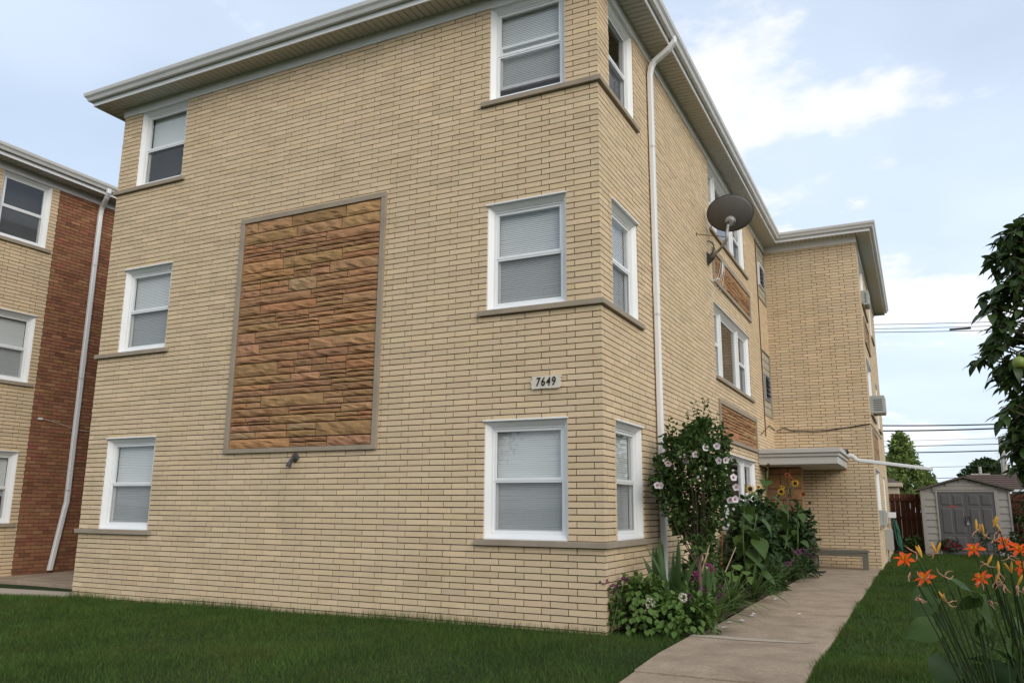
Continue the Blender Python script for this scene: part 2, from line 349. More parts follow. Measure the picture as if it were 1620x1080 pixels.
def tri_mesh(name, V):
    n = len(V); me = bpy.data.meshes.new(name); me.vertices.add(n); me.vertices.foreach_set('co', np.ascontiguousarray(V, np.float32).ravel())
    me.loops.add(n); me.loops.foreach_set('vertex_index', np.arange(n, dtype=np.int32)); me.polygons.add(n//3); me.polygons.foreach_set('loop_start', np.arange(0, n, 3, dtype=np.int32)); me.update(calc_edges=True); me.validate(); return me
def in_view(x, y):
    P = np.stack([x, y, np.full_like(x, -0.1)], 1); d = P-CAM; wv = d@_f
    u = 810+FPX*(d@_rt)/wv; v = 540-FPX*(d@_up)/wv
    return (wv > 0.5) & (u > -260) & (u < 1880) & (v < 1300)
def lawn_ok(x, y):
    off = ~((x > -8.14) & (x < 0.0) & (y > -0.0) & (y < 20)) & ~((x > WL-0.015) & (x < WR+0.005)) & ~((x > -0.05) & (x < WL) & (y > 0.22)) & ~((x < 2.09) & (x > 0) & (y > 11.6))
    off &= ~((x < -8.1) & (y > -0.6+(x+11.9)*0.153) & (y < 0.08+(x+11.9)*0.107)) & ~((x < -8.1) & (y > 0.85)) & (y < 19.4)
    return off & in_view(x, y)
G = [blades(430000, (-13, 6.2, -6.2, 0.3), lawn_ok, 0.035, 0.068, 0.0026, 0.45, 1), blades(230000, (1.9, 6.5, -1, 19.4), lawn_ok, 0.03, 0.06, 0.0034, 0.45, 2), blades(2600, (-8.1, 0.0, -0.07, -0.005), lawn_ok, 0.08, 0.16, 0.0022, 0.25, 3), blades(5000, (WR, WR+0.06, -7, 11), lawn_ok, 0.05, 0.09, 0.0026, 0.5, 4)]
gme = tri_mesh('grass', np.concatenate(G)); go = link('grass', gme, 'grass_blade'); stuff(go); go['label'] = 'short mown dark green lawn grass'; go['category'] = 'grass'

# ------------------------------------------------------------------ brick walls
W, YI, XW, YB = 8.128, 11.63, 2.073, 20.0
FRONT = lambda s, d, z: (-s, d, z)              # s = distance from the street corner, along the front
SIDE = lambda s, d, z: (-d, s, z)
WINGF = lambda s, d, z: (XW-s, YI+d, z)
WINGS = lambda s, d, z: (XW-d, YI+s, z)
def brick_tint(g):
    t = g.gauss(1.0, 0.045); return (t*g.gauss(1, 0.012), t, t*g.gauss(1, 0.02))
def lay(F, length, k0, k1, holes, first, out, offs, unit=U, zfun=Z, tintf=brick_tint, depth=0.09, j=0.0108, seed=1):
    """bricks of one wall: s from 0, courses k0..k1 (top-down index); first(k) = s where laying starts in that course"""
    g = random.Random(seed)
    for k in range(k0, k1):
        zt, zb = zfun(k)-j/2, zfun(k+1)+j/2; zm = (zt+zb)/2
        segs = [(first(k), length)]
        for (a, b2, z0, z1) in holes:
            if z0 < zm < z1:
                ns = []
                for (p, q) in segs:
                    if b2 <= p or a >= q: ns.append((p, q)); continue
                    if a > p: ns.append((p, a))
                    if b2 < q: ns.append((b2, q))
                segs = ns
        off = offs(k)
        for (p, q) in segs:
            n0 = math.floor((p-off)/unit+1e-6); s = p
            while s < q-0.004:
                e = min(q, off+unit*(n0+1)); n0 += 1
                if e-s < 0.03:
                    s = e; continue
                pr = g.gauss(0, 0.0011); w1 = g.gauss(0, 0.0006); w2 = g.gauss(0, 0.0006)
                a0 = s+(j/2 if s > p+1e-6 or p == first(k) else 0); a1 = e-(j/2 if e < q-1e-6 else 0)
                co = [F(a0, pr+w1, zb+w2), F(a1, pr-w1, zb-w2), F(a1, depth, zb-w2), F(a0, depth, zb+w2), F(a0, pr+w1, zt+w2), F(a1, pr-w1, zt-w2), F(a1, depth, zt-w2), F(a0, depth, zt+w2)]
                out.append((co, tintf(g))); s = e
def corner(k0, k1, X, Y, out, holes=(), j=0.0108, seed=5, sx=-1):
    g = random.Random(seed)
    for k in range(k0, k1):
        zt, zb = Z(k)-j/2, Z(k+1)+j/2; zm = (zt+zb)/2
        if any(a < zm < b2 for a, b2 in holes): continue
        lx, ly = (U, U/3) if k % 2 == 0 else (U/3, U)
        e = g.gauss(0, 0.0008); x0, x1 = sorted((X+sx*(lx-j/2), X+e)); y0, y1 = Y+e, Y+ly-j/2
        out.append(([(x0, y0, zb), (x1, y0, zb), (x1, y1, zb), (x0, y1, zb), (x0, y0, zt), (x1, y0, zt), (x1, y1, zt), (x0, y1, zt)], brick_tint(g)))
def backing(F, length, zlo, zhi, holes, b, d=0.017, s0=0.0):
    ss = sorted({s0, length, *[h[0] for h in holes], *[h[1] for h in holes]}); zs = sorted({zlo, zhi, *[h[2] for h in holes], *[h[3] for h in holes]})
    ss = [s for s in ss if s0 <= s <= length]; zs = [z for z in zs if zlo <= z <= zhi]
    for i in range(len(ss)-1):
        for k in range(len(zs)-1):
            m, n = (ss[i]+ss[i+1])/2, (zs[k]+zs[k+1])/2
            if not any(h[0] < m < h[1] and h[2] < n < h[3] for h in holes):
                b.add([F(ss[i], d, zs[k]), F(ss[i+1], d, zs[k]), F(ss[i+1], d, zs[k+1]), F(ss[i], d, zs[k+1])], [(0, 1, 2, 3)])
def area_of(co):
    p = px(np.array(co)); u, v = p[:, 0], p[:, 1]
    if u.max() < 0 or u.min() > 1620 or v.min() > 1080 or v.max() < 0: return 0
    return (u.max()-u.min())*(v.max()-v.min())
def emit_bricks(lst, wall, m, nmax, hidden=lambda co: False):
    ar = np.array([0 if hidden(c) else area_of(c) for c, t in lst]); order = np.argsort(-ar); big = set(order[:nmax].tolist())
    rest = MB()
    for i, (c, t) in enumerate(lst):
        if i in big and ar[i] > 0: MB().hexa(c, t).build('brick', m, wall, fix=False)
        else: rest.hexa(c, t)
    if rest.v: stuff(rest.build('brickwork', m, wall, fix=False))

def stone_tint(g):
    base = g.choice([(1, .98, .95), (1.0, .93, .95), (.94, 1.0, .92), (1.05, 1.12, 1.0), (1.03, .97, 1.08), (.92, .9, .92), (1.05, 1.0, .9), (1.08, .94, .92), (.98, 1.0, 1.0), (1, 1, 1)])
    v = g.uniform(.8, 1.16)
    if g.random() < 0.025: base = (1.12, 1.3, 1.4)
    return tuple(c*v for c in base)
def stone(F, s0, s1, z0, z1, d, g, tint, parent, j=0.0072):
    s0 += j; s1 -= j; z0 += j; z1 -= j; w, h = s1-s0, z1-z0
    nx, nz = max(3, min(9, int(w/0.07))), 4 if h > 0.08 else 3
    b = MB(); ph = [g.uniform(0, 6.3) for _ in range(4)]; amp = 0.017 if h > 0.08 else 0.011
    for iz in range(nz+1):
        for ix in range(nx+1):
            fx, fz = ix/nx, iz/nz; s = s0+w*fx; z = z0+h*fz
            e = min(1, min(fx*nx, (1-fx)*nx)*0.9)*min(1, min(fz*nz, (1-fz)*nz)*0.9)
            bulge = amp*(0.75+0.55*math.sin(ph[0]+s*11+fz*2)+0.35*math.sin(ph[1]+s*27-fz*3)+g.uniform(-.5, .5))
            if 0 < ix < nx: s += g.uniform(-.012, .012)
            if 0 < iz < nz: z += g.uniform(-.25, .25)*h/nz
            b.v.append(F(s, d-0.012-e*bulge, z))
    n1 = nx+1
    for iz in range(nz):
        for ix in range(nx): b.f.append((iz*n1+ix, iz*n1+ix+1, (iz+1)*n1+ix+1, (iz+1)*n1+ix))
    ring = [ix for ix in range(nx+1)]+[iz*n1+nx for iz in range(1, nz+1)]+[nz*n1+ix for ix in range(nx-1, -1, -1)]+[iz*n1 for iz in range(nz-1, 0, -1)]
    k = len(b.v); inv = (s0, s1, z0, z1)
    bs = [None]*len(ring)
    for q, r in enumerate(ring):
        ix, iz = r % n1, r//n1; b.v.append(F(s0+w*ix/nx, d+0.02, z0+h*iz/nz))
    for q in range(len(ring)):
        q2 = (q+1) % len(ring); b.f.append((ring[q], k+q, k+q2, ring[q2]))
    b.t = [tint]*len(b.v)
    return b.build('stone', 'sandstone', parent)
def stone_panel(root, F, s0, s1, z0, z1, fw, seed, lab=None):
    """limestone surround with split-face ledge stones"""
    g = random.Random(seed); fr = MB(); pr = -0.035
    fr.lbox(F, s0, s1, pr, 0.06, z1-fw, z1); fr.lbox(F, s0, s1, pr-0.004, 0.06, z0, z0+fw*0.8)
    fr.lbox(F, s0, s0+fw, pr+0.003, 0.06, z0+fw*0.8, z1-fw); fr.lbox(F, s1-fw, s1, pr+0.003, 0.06, z0+fw*0.8, z1-fw)
    p = fr.build('stone_panel', 'limestone', root, bevel=0.004)
    if lab: p['label'] = lab
    bk = MB(); bk.lbox(F, s0+0.02, s1-0.02, 0.03, 0.06, z0+0.02, z1-0.02); bk.build('panel_backing', 'mortar', p)
    a, b2 = s0+fw, s1-fw; z = z0+fw*0.8; top = z1-fw
    while z < top-0.02:
        h = g.choice([0.16, 0.13, 0.11, 0.18]); h = min(h, top-z)
        if top-z-h < 0.06: h = top-z
        s = a
        while s < b2-0.02:
            w2 = g.uniform(0.4, 1.1); kind = g.random()
            if b2-s-w2 < 0.22: w2 = b2-s
            if kind < 0.42 or h < 0.1: stone(F, s, s+w2, z, z+h, 0.0, g, stone_tint(g), p)
            else:
                hs = [h*0.5, h*0.5] if kind < 0.8 else [h*0.34, h*0.66] if kind < 0.9 else [h*0.62, h*0.38]
                zz2 = z
                for hh in hs:
                    cut = s+w2*g.uniform(0.35, 0.65) if g.random() < 0.45 and w2 > 0.5 else None
                    if cut: stone(F, s, cut, zz2, zz2+hh, 0.0, g, stone_tint(g), p); stone(F, cut, s+w2, zz2, zz2+hh, 0.0, g, stone_tint(g), p)
                    else: stone(F, s, s+w2, zz2, zz2+hh, 0.0, g, stone_tint(g), p)
                    zz2 += hh
            s += w2
        z += h
    return p

def window(root, F, s0, s1, z0, z1, lites=(1.0,), blind=1.0, cap=True, lower_open=0.0, screen=True, seed=0, fixed=(), halfblind=None):
    """white clad sash window in a brick opening s0..s1, z0..z1"""
    g = random.Random(seed)
    cs = MB(); o, dep, pw = 0.016, 0.085, 0.062       # splayed casing from the wall face back to the sash frame
    i0, i1, j0, j1 = s0+pw, s1-pw, z0+pw*0.9, z1-pw
    outer = [(s0, z0), (s1, z0), (s1, z1), (s0, z1)]; inner = [(i0, j0), (i1, j0), (i1, j1), (i0, j1)]
    mid = [(s0+0.012, z0+0.012), (s1-0.012, z0+0.012), (s1-0.012, z1-0.012), (s0+0.012, z1-0.012)]
    rings = [(outer, 0.05), (outer, o), (mid, o), (inner, dep-0.02), (inner, 0.16)]
    for ring, d in rings:
        for (s, z) in ring: cs.v.append(F(s, d, z))
    for r in range(4):
        for q in range(4): cs.f.append((r*4+q, r*4+(q+1) % 4, (r+1)*4+(q+1) % 4, (r+1)*4+q))
    win = cs.build('window', 'white_metal', root)
    if cap:
        c = MB(); c.lbox(F, s0-0.01, s1+0.01, -0.022, 0.05, z1-0.002, z1+0.016); c.build('head_cap', 'white_metal', win, bevel=0.003)
    n = len(lites); tot = sum(lites); mul = 0.09; width = (i1-i0-mul*(n-1)); s = i0
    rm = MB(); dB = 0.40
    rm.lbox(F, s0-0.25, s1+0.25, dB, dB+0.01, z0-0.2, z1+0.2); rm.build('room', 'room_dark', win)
    for q, lf in enumerate(lites):
        a, b2 = s, s+width*lf/tot; s = b2+mul
        if q < n-1:
            m = MB(); m.lbox(F, b2, b2+mul, dep-0.035, 0.16, j0, j1); m.build('mullion', 'white_metal', win, bevel=0.004)
        def sash(p0, p1, q0, q1, d, st, nm):
            m = MB(); m.lbox(F, p0, p0+st, d, d+0.03, q0, q1); m.lbox(F, p1-st, p1, d, d+0.03, q0, q1); m.lbox(F, p0+st, p1-st, d, d+0.03, q0, q0+st); m.lbox(F, p0+st, p1-st, d, d+0.03, q1-st, q1)
            sh = m.build(nm, 'vinyl', win)
            pn = MB(); pn.add([F(p0+st-.003, d+0.014, q0+st-.003), F(p1-st+.003, d+0.014, q0+st-.003), F(p1-st+.003, d+0.014, q1-st+.003), F(p0+st-.003, d+0.014, q1-st+.003)], [(0, 1, 2, 3)]); pn.build('pane', 'window_glass', win)
        fr = MB(); e = 0.018
        fr.lbox(F, a, a+e, dep-0.01, 0.16, j0, j1); fr.lbox(F, b2-e, b2, dep-0.01, 0.16, j0, j1); fr.lbox(F, a+e, b2-e, dep-0.01, 0.16, j1-e, j1); fr.lbox(F, a+e, b2-e, dep-0.01, 0.16, j0, j0+e); fr.build('sash_frame', 'vinyl', win)
        if q in fixed:
            sash(a+e, b2-e, j0+e, j1-e, 0.092, 0.035, 'sash')
        else:
            zm = (j0+j1)/2+0.01
            sash(a+e, b2-e, zm-0.018, j1-e, 0.088, 0.032, 'upper_sash'); lo = lower_open
            sash(a+e, b2-e, j0+e+lo, zm+0.016+lo, 0.122, 0.036, 'lower_sash')
            if screen:
                m = MB(); st = 0.022; p0, p1, q0, q1, d = a+e, b2-e, j0+e, zm-0.018, 0.094
                m.lbox(F, p0, p0+st, d, d+0.012, q0, q1); m.lbox(F, p1-st, p1, d, d+0.012, q0, q1); m.lbox(F, p0+st, p1-st, d, d+0.012, q0, q0+st); m.lbox(F, p0+st, p1-st, d, d+0.012, q1-st, q1)
                sf = m.build('screen_frame', 'vinyl', win)
                m = MB(); m.add([F(p0+st, d+0.006, q0+st), F(p1-st, d+0.006, q0+st), F(p1-st, d+0.006, q1-st), F(p0+st, d+0.006, q1-st)], [(0, 1, 2, 3)]); m.build('insect_screen', 'insect_screen', win)
        bl = blind if not hasattr(blind, '__len__') else blind[q]
        if bl > 0:
            m = MB(); zt = j1-0.01; zb = j1-(j1-j0)*bl; ns = int((zt-zb)/0.0235); tl = R(g.uniform(68, 76))
            for r in range(ns):
                z = zt-0.03-r*0.0235; hw = 0.0118; dz, dd = hw*math.sin(tl), hw*math.cos(tl); jz = g.uniform(-.001, .001)
                m.add([F(a+0.03, 0.168-dd, z-dz+jz), F(b2-0.03, 0.168-dd, z-dz-jz), F(b2-0.03, 0.168+dd, z+dz-jz), F(a+0.03, 0.168+dd, z+dz+jz)], [(0, 1, 2, 3)])
            m.lbox(F, a+0.02, b2-0.02, 0.162, 0.19, zt-0.025, zt); m.lbox(F, a+0.03, b2-0.03, 0.162, 0.18, zb-0.012, zb)
            m.build('blind', 'blind', win, fix=False)
        elif bl < 0:        # roller shade drawn over the upper part
            m = MB(); m.lbox(F, a+0.03, b2-0.03, 0.18, 0.183, j1+(j1-j0)*bl, j1); m.build('shade', 'blind', win)
    return win

# ------------------------------------------------------------------ the apartment building
apt = thing('apartment_building', 'three-storey cream brick apartment building numbered 7649 with sandstone front panel', 'building', (-4, 6, -0.15))
SW = 1.378                       # far edge of the side corner windows
ROWS = [(37, 18), (-1, -20), (-40, -59)]          # (sill top, head) course of each storey
frontH, sideH = [], []
pk0, pk1, ps0, ps1 = -26.5, 22.0, 9.45*U, 17.58*U
frontH.append((ps0+0.03, ps1-0.03, Z(pk1)+0.02, Z(pk0)-0.02))
OPF = [(4/3*U, 4.65*U), (22.02*U, 25.333*U)]
for kb, kh in ROWS:
    for a, b2 in OPF: frontH.append((a, b2, Z(kb), Z(kh)))
    frontH.append((0, 4.95*U, Z(kb+1), Z(kb))); frontH.append((W-4.95*U, W, Z(kb+1), Z(kb)))
    sideH.append((4/3*U, SW, Z(kb), Z(kh))); sideH.append((0, SW+0.09, Z(kb+1), Z(kb)))
T0, T1 = 5.66, 8.93
for kb, kh in ROWS:
    sideH.append((T0, T1, Z(kb), Z(kh))); sideH.append((T0-0.06, T1+0.17, Z(kb+1), Z(kb)))
SP = [(5.70, 9.22, Z(15), Z(4.6)), (5.70, 9.22, Z(-25.6), Z(-35))]
for a, b2, z0, z1 in SP: sideH.append((a+0.03, b2-0.03, z0+0.02, z1-0.02))
GB = [(10.42, 11.58, Z(1.4), Z(-21)), (10.42, 11.58, Z(-38.5), Z(-59))]
for h in GB: sideH.append(h)
DOOR = (10.45, 11.45, -0.05, 2.02); sideH.append(DOOR)
K0, K1 = -59, 52
wallm = MB()
backing(FRONT, W, -0.3, Z(K0), frontH, wallm); backing(SIDE, YI, -0.3, Z(K0), sideH, wallm)
WSH = []
for kb, kh in ROWS: WSH += [(0.75, 2.75, Z(kb), Z(kh)), (0.65, 2.9, Z(kb+1), Z(kb)), (5.0, 6.2, Z(kb), Z(kh)), (4.9, 6.3, Z(kb+1), Z(kb))]
WSP = [(0.75, 2.9, Z(15), Z(4.6)), (0.75, 2.9, Z(-25.6), Z(-35))]
for a, b2, z0, z1 in WSP: WSH.append((a+0.03, b2-0.03, z0+0.02, z1-0.02))
backing(WINGF, XW, -0.3, Z(K0), [], wallm); backing(WINGS, YB-YI, -0.3, Z(K0), WSH, wallm)
wallm.add([(-W+0.01, 0.01, -0.3), (-W+0.01, YB-0.01, -0.3), (-W+0.01, YB-0.01, Z(K0)), (-W+0.01, 0.01, Z(K0))], [(0, 1, 2, 3)])
wallm.add([(-W+0.01, YB-0.01, -0.3), (XW-0.01, YB-0.01, -0.3), (XW-0.01, YB-0.01, Z(K0)), (-W+0.01, YB-0.01, Z(K0))], [(0, 1, 2, 3)])
wall = wallm.build('wall', 'mortar', apt, fix=False)
bl = []
sillz = [(Z(kb+1), Z(kb)) for kb, kh in ROWS]
EV = lambda a, b2: (lambda k: a if k % 2 == 0 else b2)
lay(FRONT, W, K0, K1, frontH, EV(U, U/3), bl, EV(0, U/3), seed=11)
lay(SIDE, YI, K0, K1, sideH, EV(U/3, U), bl, EV(U/3, 0), seed=12)
corner(K0, K1, 0, 0, bl, sillz)
lay(WINGF, XW, K0, K1, [(-1, 9, 3.30, 3.301)], EV(U, U/3), bl, EV(0, U/3), seed=13)
lay(WINGS, YB-YI, K0, K1, WSH, EV(U/3, U), bl, EV(U/3, 0), seed=14)
corner(K0, K1, XW, YI, bl, [], seed=6)
def hid(co):        # behind the canopy, the planting or too far along the side to be picked apart
    return co[0][1] > 3 or (co[0][0] > -0.6 and co[0][2] < 0.55) or (co[0][1] > 1.2 and co[0][2] < 2.2)
emit_bricks(bl, wall, 'cream_brick', 300, hid)
# the big panel on the front and the spandrel panels on the side
stone_panel(apt, FRONT, ps0, ps1, Z(pk1), Z(pk0), 0.072, 21, 'tall panel of rust brown split sandstone in a limestone surround')
for i, (a, b2, z0, z1) in enumerate(SP): stone_panel(apt, SIDE, a, b2, z0, z1, 0.085, 31+i)
for i, (a, b2, z0, z1) in enumerate(WSP): stone_panel(apt, WINGS, a, b2, z0, z1, 0.085, 41+i)
# sills: a limestone band that wraps the street corner under each pair of windows
for i, (kb, kh) in enumerate(ROWS):
    z0, z1 = Z(kb+1)+0.004, Z(kb)-0.001; e = 0.045
    m = MB(); L1, L2 = 4.95*U, SW+0.09
    m.add([(-L1, -e, z0), (e, -e, z0), (e, L2, z0), (-0.1, L2, z0), (-0.1, 0.1, z0), (-L1, 0.1, z0)]+[(-L1, -e, z1), (e, -e, z1), (e, L2, z1), (-0.1, L2, z1), (-0.1, 0.1, z1), (-L1, 0.1, z1)],
          [(0, 1, 2, 3, 4, 5), (6, 7, 8, 9, 10, 11)]+[(q, (q+1) % 6, (q+1) % 6+6, q+6) for q in range(6)])
    m.build('sill', 'limestone', apt, bevel=0.005)
    m = MB(); m.box(-W-e, -W+4.95*U, -e, 0.1, z0, z1); m.build('sill', 'limestone', apt, bevel=0.005)
    m = MB(); m.lbox(SIDE, T0-0.05, T1+0.16, -e, 0.1, z0, z1); m.build('sill', 'limestone', apt, bevel=0.005)
    for a, b2 in ((0.66, 2.89), (4.91, 6.29)):
        m = MB(); m.lbox(WINGS, a, b2, -e, 0.1, z0, z1); m.build('sill', 'limestone', apt, bevel=0.005)
    zb, zh = Z(kb), Z(kh); top = i == 2
    window(apt, FRONT, OPF[0][0], OPF[0][1], zb, zh, blind=(1.0, 0.93, 0.86)[i], cap=not top, lower_open=0.12 if top else 0, seed=50+i)
    window(apt, FRONT, OPF[1][0], OPF[1][1], zb, zh, blind=(0.97, 1.0, -0.45)[i], cap=not top, seed=60+i)
    window(apt, SIDE, 4/3*U, SW, zb, zh, blind=(1.0, 1.0, 0.0)[i], cap=not top, seed=70+i)
    window(apt, SIDE, T0, T1, zb, zh, lites=(0.62, 1.45, 0.85), blind=(0.0, 0.0, 0.3)[i], cap=not top, fixed=(1,), seed=80+i)
    window(apt, WINGS, 0.75, 2.75, zb, zh, lites=(1, 1), blind=0.7, cap=not top, seed=90+i)
    window(apt, WINGS, 5.0, 6.2, zb, zh, blind=0.7, cap=not top, seed=95+i)
# eaves all round
FP = [(-W, 0), (0, 0), (0, YI), (XW, YI), (XW, YB), (-W, YB)]; SG = [(-1, -1), (1, -1), (1, -1), (1, -1), (1, 1), (-1, 1)]
def eave_ring(d, fp=FP, sg=SG): return [(p[0]+s[0]*d, p[1]+s[1]*d) for p, s in zip(fp, sg)]
def sweep(prof, name, m, root, fp=FP, sg=SG, smooth=False, bevel=0):
    b = MB(); n = len(fp); k = len(prof)
    for d, z in prof: b.v += [(x, y, z) for x, y in eave_ring(d, fp, sg)]
    for i in range(k):
        for q in range(n): b.f.append((i*n+q, i*n+(q+1) % n, ((i+1) % k)*n+(q+1) % n, ((i+1) % k)*n+q))
    return b.build(name, m, root, bevel=bevel)
ZF = Z(-59); ZS = ZF+0.135; OV = 0.325
def eaves(root, fp, sg, edges):
    sweep([(-0.02, ZF-0.012), (0.018, ZF-0.012), (0.018, ZS+0.01), (-0.02, ZS+0.01)], 'frieze', 'white_metal', root, fp, sg)
    sweep([(OV, ZS-0.022), (OV+0.016, ZS-0.022), (OV+0.016, ZS+0.17), (OV, ZS+0.17)], 'fascia', 'white_metal', root, fp, sg)
    e = OV+0.017
    gt = sweep([(e, ZS+0.175), (e, ZS+0.058), (e+0.062, ZS+0.052), (e+0.080, ZS+0.095), (e+0.108, ZS+0.125), (e+0.118, ZS+0.165), (e+0.118, ZS+0.180), (e+0.108, ZS+0.180), (e+0.104, ZS+0.135)], 'gutter', 'gutter_metal', root, fp, sg)
    m = MB(); n = len(fp)
    for (i, convA, convB) in edges:
        p, q = Vector((*fp[i], 0)), Vector((*fp[(i+1) % n], 0)); t = (q-p); ln = t.length; t.normalize(); nn = Vector((t.y, -t.x, 0))
        s = -OV if convA else 0.0; end = ln+(OV if convB else 0)
        while s < end-0.01:
            s2 = min(s+0.1, end)
            def rng(v):
                lo, hi = 0.0, OV
                if v < 0: lo = -v
                if v > ln: lo = v-ln
                if not convA: hi = min(hi, v)
                if not convB: hi = min(hi, ln-v)
                return max(0, min(lo, OV)), max(0, hi)
            a0, a1 = rng(s+0.004); b0, b1 = rng(s2-0.008)
            P = lambda v, d, z: tuple(p+t*v+nn*d+Vector((0, 0, z)))
            m.hexa([P(s+.004, a0, ZS), P(s2-.008, b0, ZS), P(s2-.008, b1, ZS), P(s+.004, a1, ZS), P(s+.004, a0, ZS+.015), P(s2-.008, b0, ZS+.015), P(s2-.008, b1, ZS+.015), P(s+.004, a1, ZS+.015)])
            s = s2
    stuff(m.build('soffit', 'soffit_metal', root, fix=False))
    rf = MB(); r0 = eave_ring(OV+0.06, fp, sg); r1 = eave_ring(-3.0, fp, sg); n = len(fp)
    rf.v = [(x, y, ZS+0.19) for x, y in r0]+[(x, y, ZS+0.75) for x, y in r1]; rf.f = [(q, (q+1) % n, n+(q+1) % n, n+q) for q in range(n)]+[tuple(range(n, 2*n))]
    rf.build('roof', 'roof_shingle', root)
eaves(apt, FP, SG, [(0, True, True), (1, True, False), (2, False, True), (3, True, True), (5, True, True)])
def downspout(root, P0, P1, sgn, zb, foot=None, gz=ZS+0.06):
    """from the gutter at P0 back to the wall at P1 and down"""
    x0, y0 = P0; x1, y1 = P1; pts = []
    a = Vector((x0, y0, gz)); b2 = Vector((x1, y1, ZF-0.16))
    pts = [a+Vector((0, 0, 0.03)), a+Vector((0, 0, -0.05)), a.lerp(b2, 0.10)+Vector((0, 0, -0.045)), a.lerp(b2, 0.25)+Vector((0, 0, -0.05)), a.lerp(b2, 0.8)+Vector((0, 0, 0.02)), b2.lerp(a, 0.07), b2+Vector((0, 0, -0.09)), Vector((x1, y1, zb))]
    if foot is not None: pts += foot
    m = MB(); m.rtube(pts, 0.045, 0.036, (0, 1, 0)); d = m.build('downspout', 'white_metal', root, bevel=0.004)
    for z in (ZF-1.35, ZF-3.7, ZF-5.9):
        k = MB(); k.rtube([(x1, y1, z), (x1, y1, z+0.03)], 0.048, 0.039, (0, 1, 0)); k.build('strap', 'gutter_metal', d)
    k = MB(); k.rtube([(x1, y1, 3.92), (x1, y1, 4.08)], 0.0475, 0.0385, (0, 1, 0)); k.build('coupling', 'white_metal', d)
downspout(apt, (0.40, 1.98), (0.05, 1.98), 1, -0.02)

# glass block stair windows with a louvred vent
for i, (a, b2, z0, z1) in enumerate(GB):
    fr = MB(); t = 0.04
    fr.lbox(SIDE, a, a+t, -0.012, 0.08, z0, z1); fr.lbox(SIDE, b2-t, b2, -0.012, 0.08, z0, z1); fr.lbox(SIDE, a+t, b2-t, -0.012, 0.08, z1-t, z1); fr.lbox(SIDE, a+t, b2-t, -0.02, 0.08, z0, z0+t)
    gb = fr.build('glass_block_panel', 'limestone', apt, bevel=0.003)
    bk = MB(); bk.lbox(SIDE, a+t, b2-t, 0.05, 0.06, z0+t, z1-t); bk.build('panel_backing', 'mortar', gb)
    nx, nz = 6, 8; cw, ch = (b2-a-2*t)/nx, (z1-z0-2*t)/nz
    for ix in range(nx):
        for iz in range(nz):
            if 1 <= ix <= 4 and 2 <= iz <= 4: continue
            m = MB(); s0, q0 = a+t+ix*cw+.006, z0+t+iz*ch+.006; s1, q1 = s0+cw-.012, q0+ch-.012; c8 = [SIDE(s0, .05, q0), SIDE(s1, .05, q0), SIDE(s1, .05, q1), SIDE(s0, .05, q1), SIDE(s0, .02, q0), SIDE(s1, .02, q0), SIDE(s1, .02, q1), SIDE(s0, .02, q1), SIDE(s0+.02, .008, q0+.02), SIDE(s1-.02, .008, q0+.02), SIDE(s1-.02, .008, q1-.02), SIDE(s0+.02, .008, q1-.02)]
            m.add(c8, [(0, 1, 5, 4), (1, 2, 6, 5), (2, 3, 7, 6), (3, 0, 4, 7), (4, 5, 9, 8), (5, 6, 10, 9), (6, 7, 11, 10), (7, 4, 8, 11), (8, 9, 10, 11)]); m.build('glass_block', 'glass_block', gb)
    s0, s1, q0, q1 = a+t+cw, a+t+5*cw, z0+t+2*ch, z0+t+5*ch
    v = MB(); v.lbox(SIDE, s0, s0+.035, -.03, .05, q0, q1); v.lbox(SIDE, s1-.035, s1, -.03, .05, q0, q1); v.lbox(SIDE, s0, s1, -.03, .05, q1, q1+.03); v.lbox(SIDE, s0, s1, -.03, .05, q0-.03, q0); v.build('vent_frame', 'white_metal' if i else 'galvanised', gb)
    for q in range(5):
        z = q0+(q1-q0)*(q+.5)/5; m = MB(); m.hexa([SIDE(s0+.04, -.05, z-.05), SIDE(s1-.04, -.05, z-.05), SIDE(s1-.04, .03, z+.03), SIDE(s0+.04, .03, z+.03), SIDE(s0+.04, -.045, z-.044), SIDE(s1-.04, -.045, z-.044), SIDE(s1-.04, .035, z+.036), SIDE(s0+.04, .035, z+.036)]); m.build('louvre', 'screen_frame', gb)
    rm = MB(); rm.lbox(SIDE, s0, s1, 0.045, 0.049, q0, q1); rm.build('vent_back', 'room_dark', gb)

# entrance: canopy, stone pier, door
cn = MB(); cy0, cx1 = 9.33, 1.53
cn.box(0.004, cx1, cy0, YI-0.004, 2.085, 2.24); cn.box(0.004, cx1+0.035, cy0-0.035, YI-0.004, 2.24, 2.31); cn.box(0.004, cx1+0.075, cy0-0.075, YI-0.004, 2.31, 2.40)
cp = cn.build('canopy', 'canopy_metal', apt, bevel=0.008)
m = MB(); m.box(0.05, cx1-0.06, cy0+0.06, YI-0.05, 2.07, 2.084); m.build('canopy_soffit', 'soffit_metal', cp)
pr = MB(); pr.box(0.01, 0.70, 10.12, 10.38, -0.1, 2.066); pier = pr.build('entrance_pier', 'mortar', apt)
g = random.Random(77); z = -0.06
while z < 2.05:
    h = min(g.choice([0.18, 0.24, 0.3]), 2.055-z); s = 0.0
    if 2.055-z-h < 0.1: h = 2.055-z
    while s < 0.70:
        w2 = g.uniform(0.28, 0.5)
        if 0.71-s-w2 < 0.15: w2 = 0.71-s
        stone(lambda a, d, zz3: (a+0.005, 10.11+d, zz3), s, s+w2, z, z+h, 0, g, tuple(c*0.78 for c in stone_tint(g)[:2])+(0.85,), pier); s += w2
    stone(lambda a, d, zz3: (0.71-d, 10.11+a, zz3), 0.0, 0.28, z, z+h, 0, g, (0.95, 0.85, 0.8), pier); z += h
